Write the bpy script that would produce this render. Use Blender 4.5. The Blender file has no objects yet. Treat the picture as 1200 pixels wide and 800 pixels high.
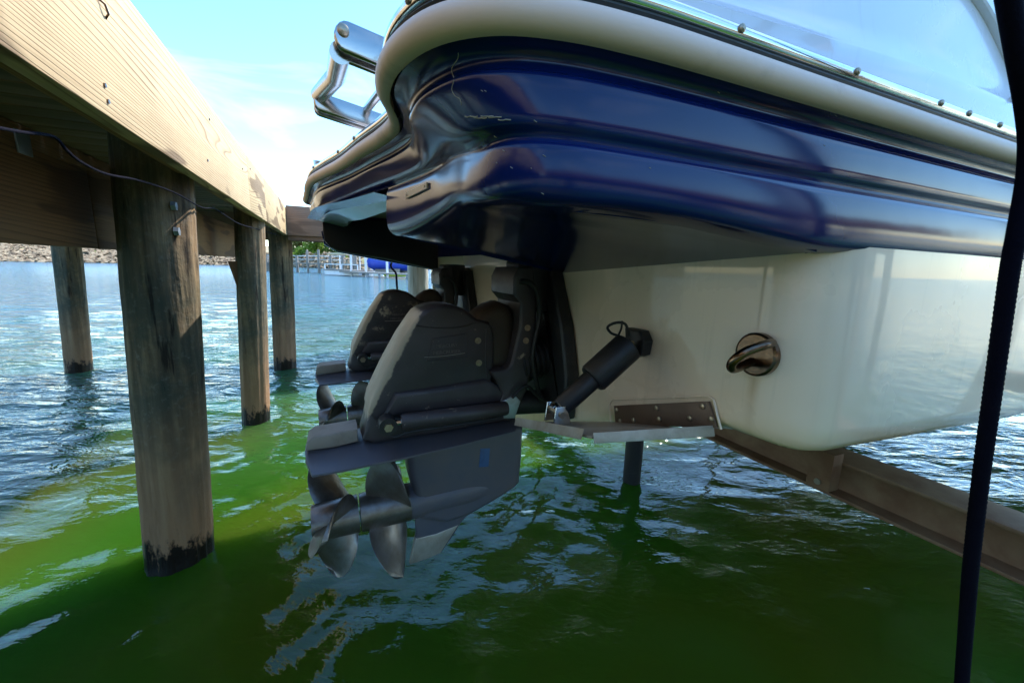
import bpy, bmesh, math, random
import numpy as np
from mathutils import Vector, Matrix, noise
random.seed(7); np.random.seed(7)
S = bpy.context.scene
rad = math.radians
# ------------------------------------------------------------------ camera
H = 1.26                       # lens height above the water (m)
F = 480.0                      # focal length in pixels of a 1200 px wide frame
_s = 31.2/1200; _roll = math.atan(_s); _p = math.atan((400-313.6)*math.cos(_roll)/F)
f_ = Vector((0, math.cos(_p), -math.sin(_p))); r0 = Vector((1, 0, 0)); u0 = r0.cross(f_)
R_ = r0*math.cos(_roll) + u0*math.sin(_roll); U_ = -r0*math.sin(_roll) + u0*math.cos(_roll)
cd = bpy.data.cameras.new('camera'); cam = bpy.data.objects.new('camera', cd); S.collection.objects.link(cam)
cd.sensor_width = 36; cd.lens = F/1200*36; cd.clip_start = .02; cd.clip_end = 6000
M = Matrix((R_, U_, -f_)).transposed().to_4x4(); M.translation = Vector((0, 0, H)); cam.matrix_world = M
S.camera = cam
# ------------------------------------------------------------------ light
SUN_AZ, SUN_EL = 35.0, 50.0    # azimuth clockwise from +Y
w = bpy.data.worlds.new('World'); S.world = w; w.use_nodes = True
nt = w.node_tree; bg = nt.nodes['Background']
sky = nt.nodes.new('ShaderNodeTexSky'); sky.sky_type = 'NISHITA'; sky.sun_disc = False
sky.sun_elevation = rad(SUN_EL); sky.sun_rotation = rad(SUN_AZ); sky.dust_density = .15; sky.ozone_density = 2.2
tc = nt.nodes.new('ShaderNodeTexCoord'); mp = nt.nodes.new('ShaderNodeMapping'); mp.inputs['Scale'].default_value = (2.2, 2.2, 6)
n1 = nt.nodes.new('ShaderNodeTexNoise'); n1.inputs['Scale'].default_value = 1.3; n1.inputs['Detail'].default_value = 7; n1.inputs['Roughness'].default_value = .55
n1.inputs['Distortion'].default_value = .5
rp = nt.nodes.new('ShaderNodeValToRGB'); rp.color_ramp.elements[0].position = .5; rp.color_ramp.elements[1].position = .85
rp.color_ramp.elements[1].color = (.4, .4, .4, 1)
mx = nt.nodes.new('ShaderNodeMixRGB'); mx.inputs[2].default_value = (6, 6.8, 7.4, 1)
L = nt.links.new
L(tc.outputs['Generated'], mp.inputs[0]); L(mp.outputs[0], n1.inputs['Vector']); L(n1.outputs['Fac'], rp.inputs[0])
L(rp.outputs[0], mx.inputs[0]); hs = nt.nodes.new('ShaderNodeHueSaturation'); hs.inputs['Saturation'].default_value = 1.22; hs.inputs['Hue'].default_value = .495; L(sky.outputs[0], hs.inputs['Color']); L(hs.outputs[0], mx.inputs[1]); L(mx.outputs[0], bg.inputs[0]); bg.inputs[1].default_value = .112
sd = bpy.data.lights.new('sun', 'SUN'); sd.energy = 2.05; sd.angle = rad(.53); sd.color = (1, .95, .87)
so = bpy.data.objects.new('sun', sd); S.collection.objects.link(so)
ce = math.cos(rad(SUN_EL)); sv = Vector((math.sin(rad(SUN_AZ))*ce, math.cos(rad(SUN_AZ))*ce, math.sin(rad(SUN_EL))))
so.rotation_euler = sv.to_track_quat('Z', 'Y').to_euler()
S.view_settings.view_transform = 'Standard'; S.view_settings.look = 'None'; S.view_settings.gamma = 1
S.view_settings.exposure = 2.28
# ------------------------------------------------------------------ frames of reference
# dock and boat share one frame: u = bow direction, v = along the dock away from the camera, z = height from lens level
TH = rad(24); A = Vector((math.cos(TH), math.sin(TH), 0)); D = Vector((-math.sin(TH), math.cos(TH), 0))
def ray(px, py): return R_*((px-600)/F) - U_*((py-400)/F) + f_
def onz(px, py, z): d = ray(px, py); p = d*(z/d.z); return Vector((p.dot(A), p.dot(D), z))
def onu(px, py, u): d = ray(px, py); p = d*(u/d.dot(A)); return Vector((u, p.dot(D), p.z))
def onv(px, py, v): d = ray(px, py); p = d*(v/d.dot(D)); return Vector((p.dot(A), v, p.z))
ORG = {}
def tag(o, label=None, cat=None, group=None, kind=None):
    for k, x in (('label', label), ('category', cat), ('group', group), ('kind', kind)):
        if x: o[k] = x
    return o
def thing(name, label, cat, base, group=None):
    o = bpy.data.objects.new(name, None); S.collection.objects.link(o); o.empty_display_size = .1
    b = Vector(base); o.location = A*b.x + D*b.y + Vector((0, 0, b.z+H)); o.rotation_euler = (0, 0, TH); ORG[o.name] = b
    return tag(o, label, cat, group)
class MB:
    def __init__(s): s.v = []; s.f = []
    def add(s, vs, fs):
        n = len(s.v); s.v += [tuple(p) for p in vs]; s.f += [tuple(i+n for i in q) for q in fs]; return s
    def box(s, a, b, bev=0):
        x0, y0, z0 = a; x1, y1, z1 = b
        if bev <= 0:
            return s.add([(x0,y0,z0),(x1,y0,z0),(x1,y1,z0),(x0,y1,z0),(x0,y0,z1),(x1,y0,z1),(x1,y1,z1),(x0,y1,z1)],
                         [(3,2,1,0),(4,5,6,7),(0,1,5,4),(1,2,6,5),(2,3,7,6),(3,0,4,7)])
        bm = bmesh.new(); bmesh.ops.create_cube(bm, size=1)
        for q in bm.verts: q.co = Vector(((x0+x1)/2+q.co.x*(x1-x0), (y0+y1)/2+q.co.y*(y1-y0), (z0+z1)/2+q.co.z*(z1-z0)))
        bmesh.ops.bevel(bm, geom=bm.edges[:], offset=bev, segments=2, affect='EDGES', profile=.5)
        bm.verts.index_update(); s.add([q.co[:] for q in bm.verts], [[q.index for q in f.verts] for f in bm.faces]); bm.free(); return s
    def tube(s, pts, r, seg=12, caps=True, flat=None):
        pts = [Vector(p) for p in pts]; n = len(pts); rs = r if isinstance(r, (list, tuple)) else [r]*n
        t0 = (pts[1]-pts[0]).normalized(); up = Vector((0, 0, 1)) if abs(t0.z) < .9 else Vector((1, 0, 0))
        x = t0.cross(up).normalized(); vs = []; fs = []
        for i, p in enumerate(pts):
            t = (pts[min(i+1, n-1)]-pts[max(i-1, 0)])
            if t.length < 1e-9: t = t0
            t.normalize(); x = (x - t*x.dot(t)).normalized(); y = t.cross(x)
            for k in range(seg):
                a = 2*math.pi*k/seg; vs.append(p + (x*math.cos(a) + y*math.sin(a)*(flat or 1))*rs[i])
        for i in range(n-1):
            for k in range(seg):
                a = i*seg+k; b = i*seg+(k+1) % seg; fs.append((a, b, b+seg, a+seg))
        if caps: fs += [tuple(range(seg))[::-1], tuple((n-1)*seg+k for k in range(seg))]
        return s.add(vs, fs)
    def grid(s, rows, close=False):
        m = len(rows[0]); fs = []
        for i in range(len(rows)-1):
            for j in range(m if close else m-1):
                a = i*m+j; b = i*m+(j+1) % m; fs.append((a, b, b+m, a+m))
        return s.add([p for r in rows for p in r], fs)
    def slab(s, pts2, c, half, to3, rnd=.012, steps=3, taper=None):
        """closed 2-D outline swollen to +-half about c with rounded rims"""
        n = len(pts2); P = [Vector(p) for p in pts2]
        area = sum(P[i].x*P[(i+1) % n].y - P[(i+1) % n].x*P[i].y for i in range(n))
        if area < 0: P.reverse()
        def off(d):
            o = []
            for i in range(n):
                a, b, q = P[i-1], P[i], P[(i+1) % n]; e1 = (b-a).normalized(); e2 = (q-b).normalized()
                m = (Vector((-e1.y, e1.x)) + Vector((-e2.y, e2.x))); m = m.normalized() if m.length > 1e-6 else Vector((-e1.y, e1.x))
                o.append(b + m*d)
            return o
        rings = []
        for k in range(-steps, steps+1):
            sgn = 1 if k >= 0 else -1; a = abs(k)/steps*math.pi/2
            dep = rnd*(1-math.cos(a)); hh = (half-rnd) + rnd*math.sin(a) if k else 0
            o = off(dep); rings.append([to3(q.x, q.y, c + sgn*hh*(taper(q.x, q.y) if taper else 1)) for q in o])
        s.grid(rings, close=True)
        base = len(s.v); m = len(rings)
        s.f.append(tuple(base - n + i for i in range(n))); s.f.append(tuple(base - n*m + i for i in reversed(range(n)))); return s
    def build(s, name, mat, parent, org=None, smooth=True, sub=0, label=None, sharp=35, tri=True):
        o = Vector(org) if org is not None else (ORG[parent.name] if parent else Vector((0, 0, 0)))
        me = bpy.data.meshes.new(name); me.from_pydata([tuple(Vector(p)-o) for p in s.v], [], s.f)
        bm = bmesh.new(); bm.from_mesh(me); bmesh.ops.remove_doubles(bm, verts=bm.verts[:], dist=1e-5)
        bmesh.ops.recalc_face_normals(bm, faces=bm.faces[:]); bm.to_mesh(me); bm.free()
        me.materials.append(mat); ob = bpy.data.objects.new(name, me); S.collection.objects.link(ob)
        if parent: ob.parent = parent; ob.location = o - ORG[parent.name]
        else: ob.location = A*o.x + D*o.y + Vector((0, 0, o.z+H)); ob.rotation_euler = (0, 0, TH)
        ORG[ob.name] = o
        if smooth:
            for p in me.polygons: p.use_smooth = True
            me.set_sharp_from_angle(angle=rad(sharp))
        if sub: mo = ob.modifiers.new('sub', 'SUBSURF'); mo.levels = mo.render_levels = sub
        if label: ob['label'] = label
        return ob
def spline(pts, n):
    """Catmull-Rom through pts, n samples per span"""
    P = [Vector(p) for p in pts]; o = []
    for i in range(len(P)-1):
        a = P[max(i-1, 0)]; b = P[i]; c = P[i+1]; d = P[min(i+2, len(P)-1)]
        for k in range(n):
            t = k/n; o.append(.5*((2*b) + (c-a)*t + (2*a-5*b+4*c-d)*t*t + (3*b-a-3*c+d)*t**3))
    return o + [P[-1]]
# ------------------------------------------------------------------ materials
class Mt:
    def __init__(s, name, col=(.5,.5,.5), rough=.5, metal=0, coat=0, spec=.5):
        s.m = bpy.data.materials.new(name); s.m.use_nodes = True; s.t = s.m.node_tree; s.b = s.t.nodes['Principled BSDF']
        s.b.inputs['Base Color'].default_value = (*col, 1); s.b.inputs['Roughness'].default_value = rough
        s.b.inputs['Metallic'].default_value = metal; s.b.inputs['Coat Weight'].default_value = coat
        s.b.inputs['Coat Roughness'].default_value = .03; s.b.inputs['Specular IOR Level'].default_value = spec; s._tc = None
    def n(s, t, **k):
        x = s.t.nodes.new('ShaderNode'+t)
        for a, b in k.items():
            if hasattr(x, a): setattr(x, a, b)
            else: x.inputs[a.replace('_', ' ')].default_value = b
        return x
    def l(s, a, b): s.t.links.new(a, b)
    def co(s, scale=(1,1,1), loc=(0,0,0), rot=(0,0,0), which='Object'):
        if not s._tc: s._tc = s.n('TexCoord')
        m = s.n('Mapping'); m.inputs['Scale'].default_value = scale; m.inputs['Location'].default_value = loc; m.inputs['Rotation'].default_value = rot
        s.l(s._tc.outputs[which], m.inputs[0]); return m.outputs[0]
    def noise(s, vec, scale, detail=4, rough=.55, dist=0):
        x = s.n('TexNoise'); x.inputs['Scale'].default_value = scale; x.inputs['Detail'].default_value = detail
        x.inputs['Roughness'].default_value = rough; x.inputs['Distortion'].default_value = dist; s.l(vec, x.inputs['Vector']); return x.outputs['Fac']
    def ramp(s, fac, stops):
        r = s.n('ValToRGB'); e = r.color_ramp.elements
        while len(e) < len(stops): e.new(.5)
        for q, (p, c) in zip(e, stops): q.position = p; q.color = (*c, 1) if isinstance(c, tuple) else (c, c, c, 1)
        s.l(fac, r.inputs[0]); return r.outputs[0]
    def mix(s, fac, a, b, mode='MIX'):
        m = s.n('MixRGB'); m.blend_type = mode
        for i, x in enumerate((fac, a, b)):
            if isinstance(x, (int, float)): m.inputs[i].default_value = x if i == 0 else (x, x, x, 1)
            elif isinstance(x, tuple): m.inputs[i].default_value = (*x, 1)
            else: s.l(x, m.inputs[i])
        return m.outputs[0]
    def math(s, op, a, b=None):
        m = s.n('Math'); m.operation = op
        for i, x in enumerate((a, b)):
            if x is None: continue
            if isinstance(x, (int, float)): m.inputs[i].default_value = x
            else: s.l(x, m.inputs[i])
        return m.outputs[0]
    def color(s, c): s.l(c, s.b.inputs['Base Color'])
    def rough(s, c): s.l(c, s.b.inputs['Roughness'])
    def bump(s, h, strength=.3, dist=.01):
        b = s.n('Bump'); b.inputs['Strength'].default_value = strength; b.inputs['Distance'].default_value = dist
        s.l(h, b.inputs['Height']); s.l(b.outputs[0], s.b.inputs['Normal']); return b
def xyz(m, vec):
    s = m.n('SeparateXYZ'); m.l(vec, s.inputs[0]); return s.outputs
def wood(name, light, mid, dark, grain=1.0, along=1, seed=0, wear=.5):
    """sawn pine: long grain along one local axis, cathedral figure, knots, stains"""
    m = Mt(name, mid, .75, spec=.25); info = m.n('ObjectInfo')
    sc = [6, 6, 6]; sc[along] = .32
    v = m.co((1,1,1), (seed, seed*2, seed*3))
    va = m.n('VectorMath'); va.operation = 'MULTIPLY_ADD'; m.l(info.outputs['Random'], va.inputs[1]); va.inputs[0].default_value = (7, 13, 3)
    m.l(v, va.inputs[2]); v = va.outputs[0]
    mp = m.n('Mapping'); mp.inputs['Scale'].default_value = sc; m.l(v, mp.inputs[0]); vs = mp.outputs[0]
    rings = m.noise(vs, .8, 1.2, .4, .4)                        # smooth field; its level lines are the growth rings
    zz = xyz(m, m.co())[2]; band = m.math('ADD', m.math('MULTIPLY', rings, 26*grain), m.math('MULTIPLY', zz, 85)); band = m.math('FRACT', band)
    line = m.ramp(band, [(0, 1.0), (.5, .92), (.74, .6), (.86, .0), (.93, .0), (1, 1.0)])
    sc2 = [160, 160, 160]; sc2[along] = 4
    mp2 = m.n('Mapping'); mp2.inputs['Scale'].default_value = sc2; m.l(v, mp2.inputs[0]); fib = m.noise(mp2.outputs[0], 1, 3, .6)
    vor = m.n('TexVoronoi'); vor.feature = 'F1'; sc3 = [3.2, 3.2, 3.2]; sc3[along] = 1.5
    mp3 = m.n('Mapping'); mp3.inputs['Scale'].default_value = sc3; m.l(v, mp3.inputs[0]); m.l(mp3.outputs[0], vor.inputs['Vector']); vor.inputs['Scale'].default_value = 1
    knot = m.ramp(vor.outputs['Distance'], [(0, 1.0), (.035, .8), (.06, 0.0)])
    c = m.mix(m.mix(m.ramp(m.noise(v, 5, 2), [(.3, .15), (.7, .75)]), line, 1.0), mid, light); c = m.mix(m.ramp(fib, [(.35, .0), (.75, .45)]), c, dark)
    sc4 = [5, 5, 5]; sc4[along] = 1.1
    mp4 = m.n('Mapping'); mp4.inputs['Scale'].default_value = sc4; m.l(v, mp4.inputs[0]); st = m.noise(mp4.outputs[0], 1, 2.5, .6, .3)
    c = m.mix(m.ramp(st, [(.54, 0.0), (.57, .7), (.74, .85)]), c, tuple(x*.72+.01 for x in mid))
    c = m.mix(knot, c, tuple(x*.35 for x in dark)); m.color(c)
    m.bump(m.mix(.35, line, fib), .6, .003); return m.m
W_FASCIA = wood('fascia_pine', (.58, .43, .24), (.15, .08, .03), (.3, .19, .09), 1.0, 1)
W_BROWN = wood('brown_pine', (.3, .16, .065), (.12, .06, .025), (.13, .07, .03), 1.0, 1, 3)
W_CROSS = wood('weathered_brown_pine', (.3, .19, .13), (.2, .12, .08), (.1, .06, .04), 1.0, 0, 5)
W_DECK = wood('deck_pine', (.2, .13, .08), (.12, .08, .045), (.06, .04, .025), .8, 0, 8)
def m_pile():
    m = Mt('pile_wood', (.1, .08, .05), .8, spec=.3)
    s = m.co((1, 1, .07)); g = m.noise(s, 26, 5, .65); g2 = m.noise(m.co((1, 1, .2)), 8, 3, .5)
    v = m.co(); n = m.noise(v, 3.2, 5, .6, .4); fine = m.noise(v, 40, 5, .7)
    c = m.ramp(g, [(.3, (.05, .035, .02)), (.5, (.2, .13, .07)), (.72, (.42, .29, .15))])
    c = m.mix(m.ramp(n, [(.4, 0.0), (.58, .75)]), c, (.045, .065, .05))            # green copper tint
    c = m.mix(m.ramp(fine, [(.55, 0.0), (.8, .55)]), c, (.3, .27, .21))
    ck = m.ramp(m.noise(m.co((1, 1, .12)), 15, 4, .7), [(.36, .85), (.42, 0.0)]); c = m.mix(ck, c, (.02, .014, .01))
    z = xyz(m, v)[2]                                        # local z = height above water
    jag = m.noise(m.co((1, 1, .45)), 22, 4, .7)
    h = m.math('SUBTRACT', z, m.math('MULTIPLY', m.math('SUBTRACT', jag, .5), .4))
    wet = m.ramp(h, [(.0, 1.0), (.08, 1.0), (.13, 0.0)])
    mid = m.ramp(m.math('ADD', z, m.math('MULTIPLY', n, .3)), [(.35, 1.0), (.95, 0.0)])
    c = m.mix(m.math('MULTIPLY', mid, .75), c, (.32, .17, .085))  # sunlit orange of the lower shaft put into the colour
    c = m.mix(wet, c, (.012, .008, .006)); m.color(c)
    m.rough(m.mix(wet, .85, .3))
    crk = m.ramp(g2, [(.38, 0.0), (.44, 1.0)]); m.bump(m.mix(.5, g, m.mix(.5, crk, fine)), .9, .012); return m.m
PILE = m_pile()
def m_navy():
    m = Mt('navy_gelcoat', (.003, .008, .075), .12, coat=0, spec=.38)
    v = m.co(); n = m.noise(v, 2.2, 5, .6); d = m.noise(v, 60, 4, .7)
    c = m.mix(m.ramp(n, [(.4, 0.0), (.75, .7)]), (.0015, .009, .07), (.002, .019, .13))
    c = m.mix(m.ramp(d, [(.72, 0.0), (.8, .25)]), c, (.2, .22, .26)); m.color(c)
    m.rough(m.ramp(n, [(.3, .09), (.7, .2)]))
    b = m.bump(m.noise(v, 7, 2), .06, .01); return m.m
NAVY = m_navy()
def m_white(name, col, stain=None):
    m = Mt(name, col, .22, coat=.5); v = m.co(); n = m.noise(v, 3, 5, .6); d = m.noise(v, 45, 5, .75)
    c = m.mix(m.ramp(n, [(.35, 0.0), (.75, .4)]), col, tuple(x*y for x, y in zip(col, (.9, .86, .76))))
    c = m.mix(m.ramp(d, [(.74, 0.0), (.8, .5)]), c, (.25, .2, .14))
    sk = m.noise(m.co((1, 1, .06)), 55, 3, .6); c = m.mix(m.ramp(sk, [(.58, 0.0), (.8, .22)]), c, (.4, .3, .18))
    if stain:
        q = xyz(m, v); dx = m.math('ABSOLUTE', m.math('SUBTRACT', q[1], stain[0]))
        below = m.ramp(m.math('SUBTRACT', stain[1], q[2]), [(0, 0.0), (.01, 1.0), (.09, .25), (.16, 0.0)])
        c = m.mix(m.math('MULTIPLY', m.math('MULTIPLY', m.ramp(dx, [(0, 1.0), (.012, 0.0)]), below), .55), c, (.45, .26, .08))
    m.color(c); m.rough(m.ramp(n, [(.3, .18), (.7, .34)])); return m.m
WHITE = m_white('white_gelcoat', (.9, .72, .54), (.414-1.47, -.15+.62))
TOPW = m_white('white_topside', (.72, .72, .76))
def m_dirty(name, col, dirt, rough, scale=12, metal=0, coat=0, amt=.5, lo=.5, hi=.7, bump=.15):
    m = Mt(name, col, rough, metal, coat); v = m.co(); n = m.noise(v, scale, 6, .65, .3)
    m.color(m.mix(m.ramp(n, [(lo, 0.0), (hi, amt)]), col, dirt)); m.bump(m.noise(v, scale*6, 4, .6), bump, .002); return m.m
RAIL = m_dirty('cream_rubber', (.78, .57, .44), (.22, .14, .08), .5, 9, amt=.55, lo=.56, hi=.8)
RUB = m_dirty('black_rubber', (.012, .012, .014), (.03, .028, .025), .5, 20)
CHROME = m_dirty('stainless_steel', (.72, .71, .68), (.2, .13, .07), .12, 16, 1, amt=.6, lo=.58, hi=.72, bump=.05)
DARKST = m_dirty('tarnished_steel', (.2, .13, .085), (.06, .035, .02), .22, 30, 1, amt=.8, lo=.35, hi=.65)
STEEL = m_dirty('brushed_steel', (.42, .41, .40), (.14, .09, .05), .2, 16, 1, amt=.6, lo=.55, hi=.72, bump=.05)
GALV = m_dirty('galvanised_steel', (.4, .45, .5), (.2, .17, .14), .45, 25, .8)
TAB = m_dirty('worn_tab_metal', (.5, .46, .42), (.3, .23, .17), .42, 14, .55, amt=.7, lo=.4, hi=.65)
TABB = m_dirty('brown_hinge_metal', (.17, .11, .075), (.08, .05, .03), .5, 20, .4)
ZINC = m_dirty('zinc_anode', (.3, .25, .21), (.12, .09, .07), .6, 25, .3)
BRONZE = m_dirty('prop_metal', (.25, .235, .23), (.13, .095, .065), .34, 10, .75, amt=.8, lo=.38, hi=.62, bump=.2)
DARK = m_dirty('black_plastic', (.014, .014, .016), (.05, .04, .035), .45, 18, amt=.5)
BOLT = m_dirty('bolt_metal', (.4, .33, .24), (.12, .08, .04), .35, 60, .9)
RUST = m_dirty('lift_beam_metal', (.27, .16, .085), (.15, .06, .025), .6, 7, .15, amt=.8, lo=.35, hi=.65, bump=.3)
ROPE = m_dirty('navy_rope', (.002, .002, .009), (.004, .004, .012), .9, 60, bump=.6); ROPE.node_tree.nodes['Principled BSDF'].inputs['Specular IOR Level'].default_value = .12
TANP = m_dirty('tan_plate', (.5, .4, .28), (.3, .22, .14), .4, 20, .2)
BLUEV = m_dirty('blue_inlet', (.05, .11, .26), (.02, .04, .1), .4, 30)
CAV = m_dirty('shaded_cavity_gelcoat', (.002, .0025, .01), (.003, .004, .012), .6, 5)  # navy recess coloured near-black to carry its deep shade
def m_drive(name, base, worn, wornamt):
    m = Mt(name, base, .42, spec=.45); v = m.co(); q = xyz(m, v)
    n = m.noise(v, 9, 5, .6); n2 = m.noise(v, 26, 6, .7, .4); n3 = m.noise(v, 110, 3, .6)
    c = m.mix(m.ramp(n, [(.38, 0.0), (.7, .8)]), base, tuple(x*1.7+.004 for x in base))
    # primer showing where the aft edge of the cowl has worn (edge line of the housing, local u,z)
    e = m.math('SUBTRACT', m.math('ADD', m.math('MULTIPLY', q[0], .87), m.math('MULTIPLY', q[2], -.47)), wornamt)
    e = m.math('ADD', e, m.math('MULTIPLY', m.math('SUBTRACT', n2, .5), .018))
    c = m.mix(m.ramp(e, [(0, .9), (.004, 0.0)]), c, worn)
    c = m.mix(m.ramp(n3, [(.7, 0.0), (.76, .7)]), c, (.26, .23, .2)); 
    pe = m.mix(m.math('MULTIPLY', m.ramp(n2, [(.63, 0.0), (.66, 1.0)]), m.ramp(n, [(.5, 0.0), (.6, 1.0)])), 0.0, 1.0)
    c = m.mix(m.math('MULTIPLY', pe, .75), c, worn)
    m.color(c); m.rough(m.ramp(n2, [(.3, .3), (.7, .55)])); m.bump(m.mix(.5, n2, n3), .12, .003); return m.m
DRV = m_drive('drive_black_paint', (.038, .032, .036), (.46, .37, .27), .0)
DRV2 = DRV.copy(); DRV2.name = 'drive_black_paint_peeling'
for nd in DRV2.node_tree.nodes:
    if nd.type == 'VALTORGB' and abs(nd.color_ramp.elements[0].position-.63) < 1e-3: nd.color_ramp.elements[0].position = .53; nd.color_ramp.elements[1].position = .55
DRVB = m_dirty('drive_blue_black_paint', (.085, .09, .12), (.13, .11, .115), .4, 7, amt=.8, lo=.35, hi=.68)
BROWN = m_dirty('brown_oxidised_cover', (.045, .032, .024), (.02, .016, .016), .5, 9)
# ------------------------------------------------------------------ water
def water():
    m = Mt('lake_water', (.03, .1, .01), .03); m.b.subsurface_method = 'BURLEY'; m.b.inputs['Subsurface Weight'].default_value = 1; m.b.inputs['Subsurface Scale'].default_value = .45; m.b.inputs['Subsurface Radius'].default_value = (.6, 1, .5); m.b.inputs['IOR'].default_value = 1.333
    v = m.co(which='Generated'); g = m.n('NewGeometry'); p = g.outputs['Position']
    def pm(sc, rot=0, loc=(0,0,0)):
        k = m.n('Mapping'); k.inputs['Scale'].default_value = sc; k.inputs['Rotation'].default_value = (0, 0, rot); k.inputs['Location'].default_value = loc
        m.l(p, k.inputs[0]); return k.outputs[0]
    n = m.noise(pm((1, 1, 1)), .75, 4, .55, .6); n2 = m.noise(pm((1, 1, 1), 0, (3, 9, 0)), .42, 3, .5, .5)
    c = m.ramp(n, [(.32, (.016, .058, .004)), (.5, (.022, .076, .006)), (.68, (.03, .088, .012))])
    # silt stirred up over the shallows: olive brown clouds
    c = m.mix(m.ramp(n2, [(.42, 0.0), (.64, .6)]), c, (.075, .055, .003))
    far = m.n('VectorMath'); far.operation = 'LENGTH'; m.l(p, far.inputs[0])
    c = m.mix(m.ramp(m.math('DIVIDE', far.outputs['Value'], 60), [(.04, 0.0), (.25, .85), (1, 1.0)]), c, (.045, .12, .17))  # bluer with distance: sky reflection put into the base colour
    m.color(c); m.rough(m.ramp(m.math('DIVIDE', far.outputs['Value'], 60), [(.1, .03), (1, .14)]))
    b1 = m.noise(pm((1, 1.6, 1), .4), 14, 3, .5, .3); b2 = m.noise(pm((1.0, 2.3, 1), .35), 2.4, 4, .55, .4)
    b3 = m.noise(pm((.45, 1.3, 1), .25), .9, 4, .6)
    near = m.ramp(m.math('DIVIDE', far.outputs['Value'], 60), [(.035, .02), (.16, 1.0), (1, 1.0)])
    h = m.math('ADD', m.math('MULTIPLY', b1, .03), m.math('ADD', m.math('MULTIPLY', m.math('MULTIPLY', b2, near), 2.0), m.math('MULTIPLY', m.math('MULTIPLY', b3, near), 3.6)))
    bb = m.bump(h, 1.0, .09)
    N = 900; a = 1.1; k = math.asinh(2400/a); t = np.linspace(-1, 1, N)
    X = -.5 + a*np.sinh(t*k); Y = 2.6 + a*np.sinh(t*k)
    gx, gy = np.meshgrid(X, Y); dx = np.gradient(X)[None, :]; dy = np.gradient(Y)[:, None]; sp = np.maximum(dx, dy)
    z = np.zeros_like(gx); rs = np.random.RandomState(5)
    for i in range(90):
        lam = .07*(16**rs.rand()); ang = rs.normal(1.9, .75); kk = 2*math.pi/lam
        amp = .0022*lam*(1.9 if lam < .25 else .85)*(.6 + .8*rs.rand())
        fade = np.clip((lam/sp - 3)/3, 0, 1); ph = rs.rand()*6.28
        arg = kk*(gx*math.cos(ang) + gy*math.sin(ang)) + ph + .8*np.sin(gx*(1.3+rs.rand()) + ph) + .8*np.sin(gy*(1.1+rs.rand()) - ph)
        z += amp*fade*(np.sin(arg) + .25*np.sin(2*arg + .6))
    co = np.stack([gx, gy, z], -1).reshape(-1, 3).astype(np.float32)
    idx = np.arange(N*N).reshape(N, N); q = np.stack([idx[:-1, :-1], idx[:-1, 1:], idx[1:, 1:], idx[1:, :-1]], -1).reshape(-1, 4).astype(np.int32)
    me = bpy.data.meshes.new('lake_water'); me.vertices.add(N*N); me.vertices.foreach_set('co', co.ravel())
    me.loops.add(q.size); me.loops.foreach_set('vertex_index', q.ravel()); me.polygons.add(len(q))
    me.polygons.foreach_set('loop_start', np.arange(0, q.size, 4, dtype=np.int32)); me.polygons.foreach_set('loop_total', np.full(len(q), 4, dtype=np.int32))
    me.update(calc_edges=True); me.polygons.foreach_set('use_smooth', np.ones(len(q), dtype=bool)); me.materials.append(m.m)
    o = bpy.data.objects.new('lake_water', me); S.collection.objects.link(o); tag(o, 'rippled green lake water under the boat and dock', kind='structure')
water()
# ------------------------------------------------------------------ dock
FU = -.40                                   # face of the fascia towards the boat
ZB, ZT = .285, .60
def board(dock, name, a, b, mat, bev=.004, label=None):
    c = [(a[i]+b[i])/2 for i in range(3)]
    return MB().box(a, b, bev).build(name, mat, dock, org=c, label=label)
dock = thing('wooden_dock', 'wooden dock with sunlit pale pine fascia boards running along the left', 'dock', (-1.5, 2, -H))
for v0, v1 in ((-2.4, 2.895), (2.9, 3.58), (3.585, 5.2)): board(dock, 'fascia_board', (FU-.04, v0, ZB), (FU, v1, ZT), W_FASCIA)
board(dock, 'far_fascia_board', (-2.74, -2.4, ZB), (-2.70, 5.2, ZT), W_BROWN)
board(dock, 'stringer', (-.80, -2.4, .03), (-.758, 1.99, .30), W_BROWN, label='brown stringer board bolted behind the nearest pile')
board(dock, 'stringer', (-.80, 1.995, .03), (-.758, 4.9, .30), W_BROWN)
for u in (-.475, -1.2, -1.7, -2.2): board(dock, 'joist', (u-.02, -2.4, .31), (u+.02, 5.18, .549), W_BROWN)
for v in (-1.2, .4, 2.1, 3.75): board(dock, 'cross_beam', (-2.69, v-.02, .302), (-.5, v+.02, .545 if 0 else .308+.0), W_BROWN) if 0 else None
proto = MB().box((0, 0, 0), (2.255, .138, .03), .003).build('deck_board', W_DECK, dock, org=(0, 0, 0))
proto.location = Vector((-2.698, -2.4, .552)) - ORG[dock.name]
for i in range(1, 52):
    c = proto.copy(); S.collection.objects.link(c); c.parent = dock; c.location = Vector((-2.698 + random.uniform(-.002, .002), -2.4 + i*.1465, .552)) - ORG[dock.name]
for y, z in ((.08, .12),): pass
# nail heads and a rusty staple on the fascia
def nail(dock, u, v, z, r=.006): MB().tube([(u-.004, v, z), (u+.003, v, z)], [r, r*.9], 8).build('nail', DARKST, dock, org=(u, v, z))
for px, py in ((122, 100), (126, 119), (243, 188), (245, 140), (284, 198), (293, 198)):
    p = onu(px, py, FU); nail(dock, FU, p.y, p.z, .005)
p = onu(118, 8, FU); MB().tube([(FU-.002, p.y-.012, p.z+.012), (FU+.007, p.y, p.z+.006), (FU+.007, p.y+.012, p.z-.006), (FU-.002, p.y+.02, p.z-.014)], .0022, 6).build('staple', DARKST, dock)
p = onu(26, 168, -.757)
MB().box((-.757, p.y-.03, p.z-.03), (-.752, p.y+.03, p.z+.032), .001).build('metal_bracket', GALV, dock, label='galvanised bracket screwed to the stringer')
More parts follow.
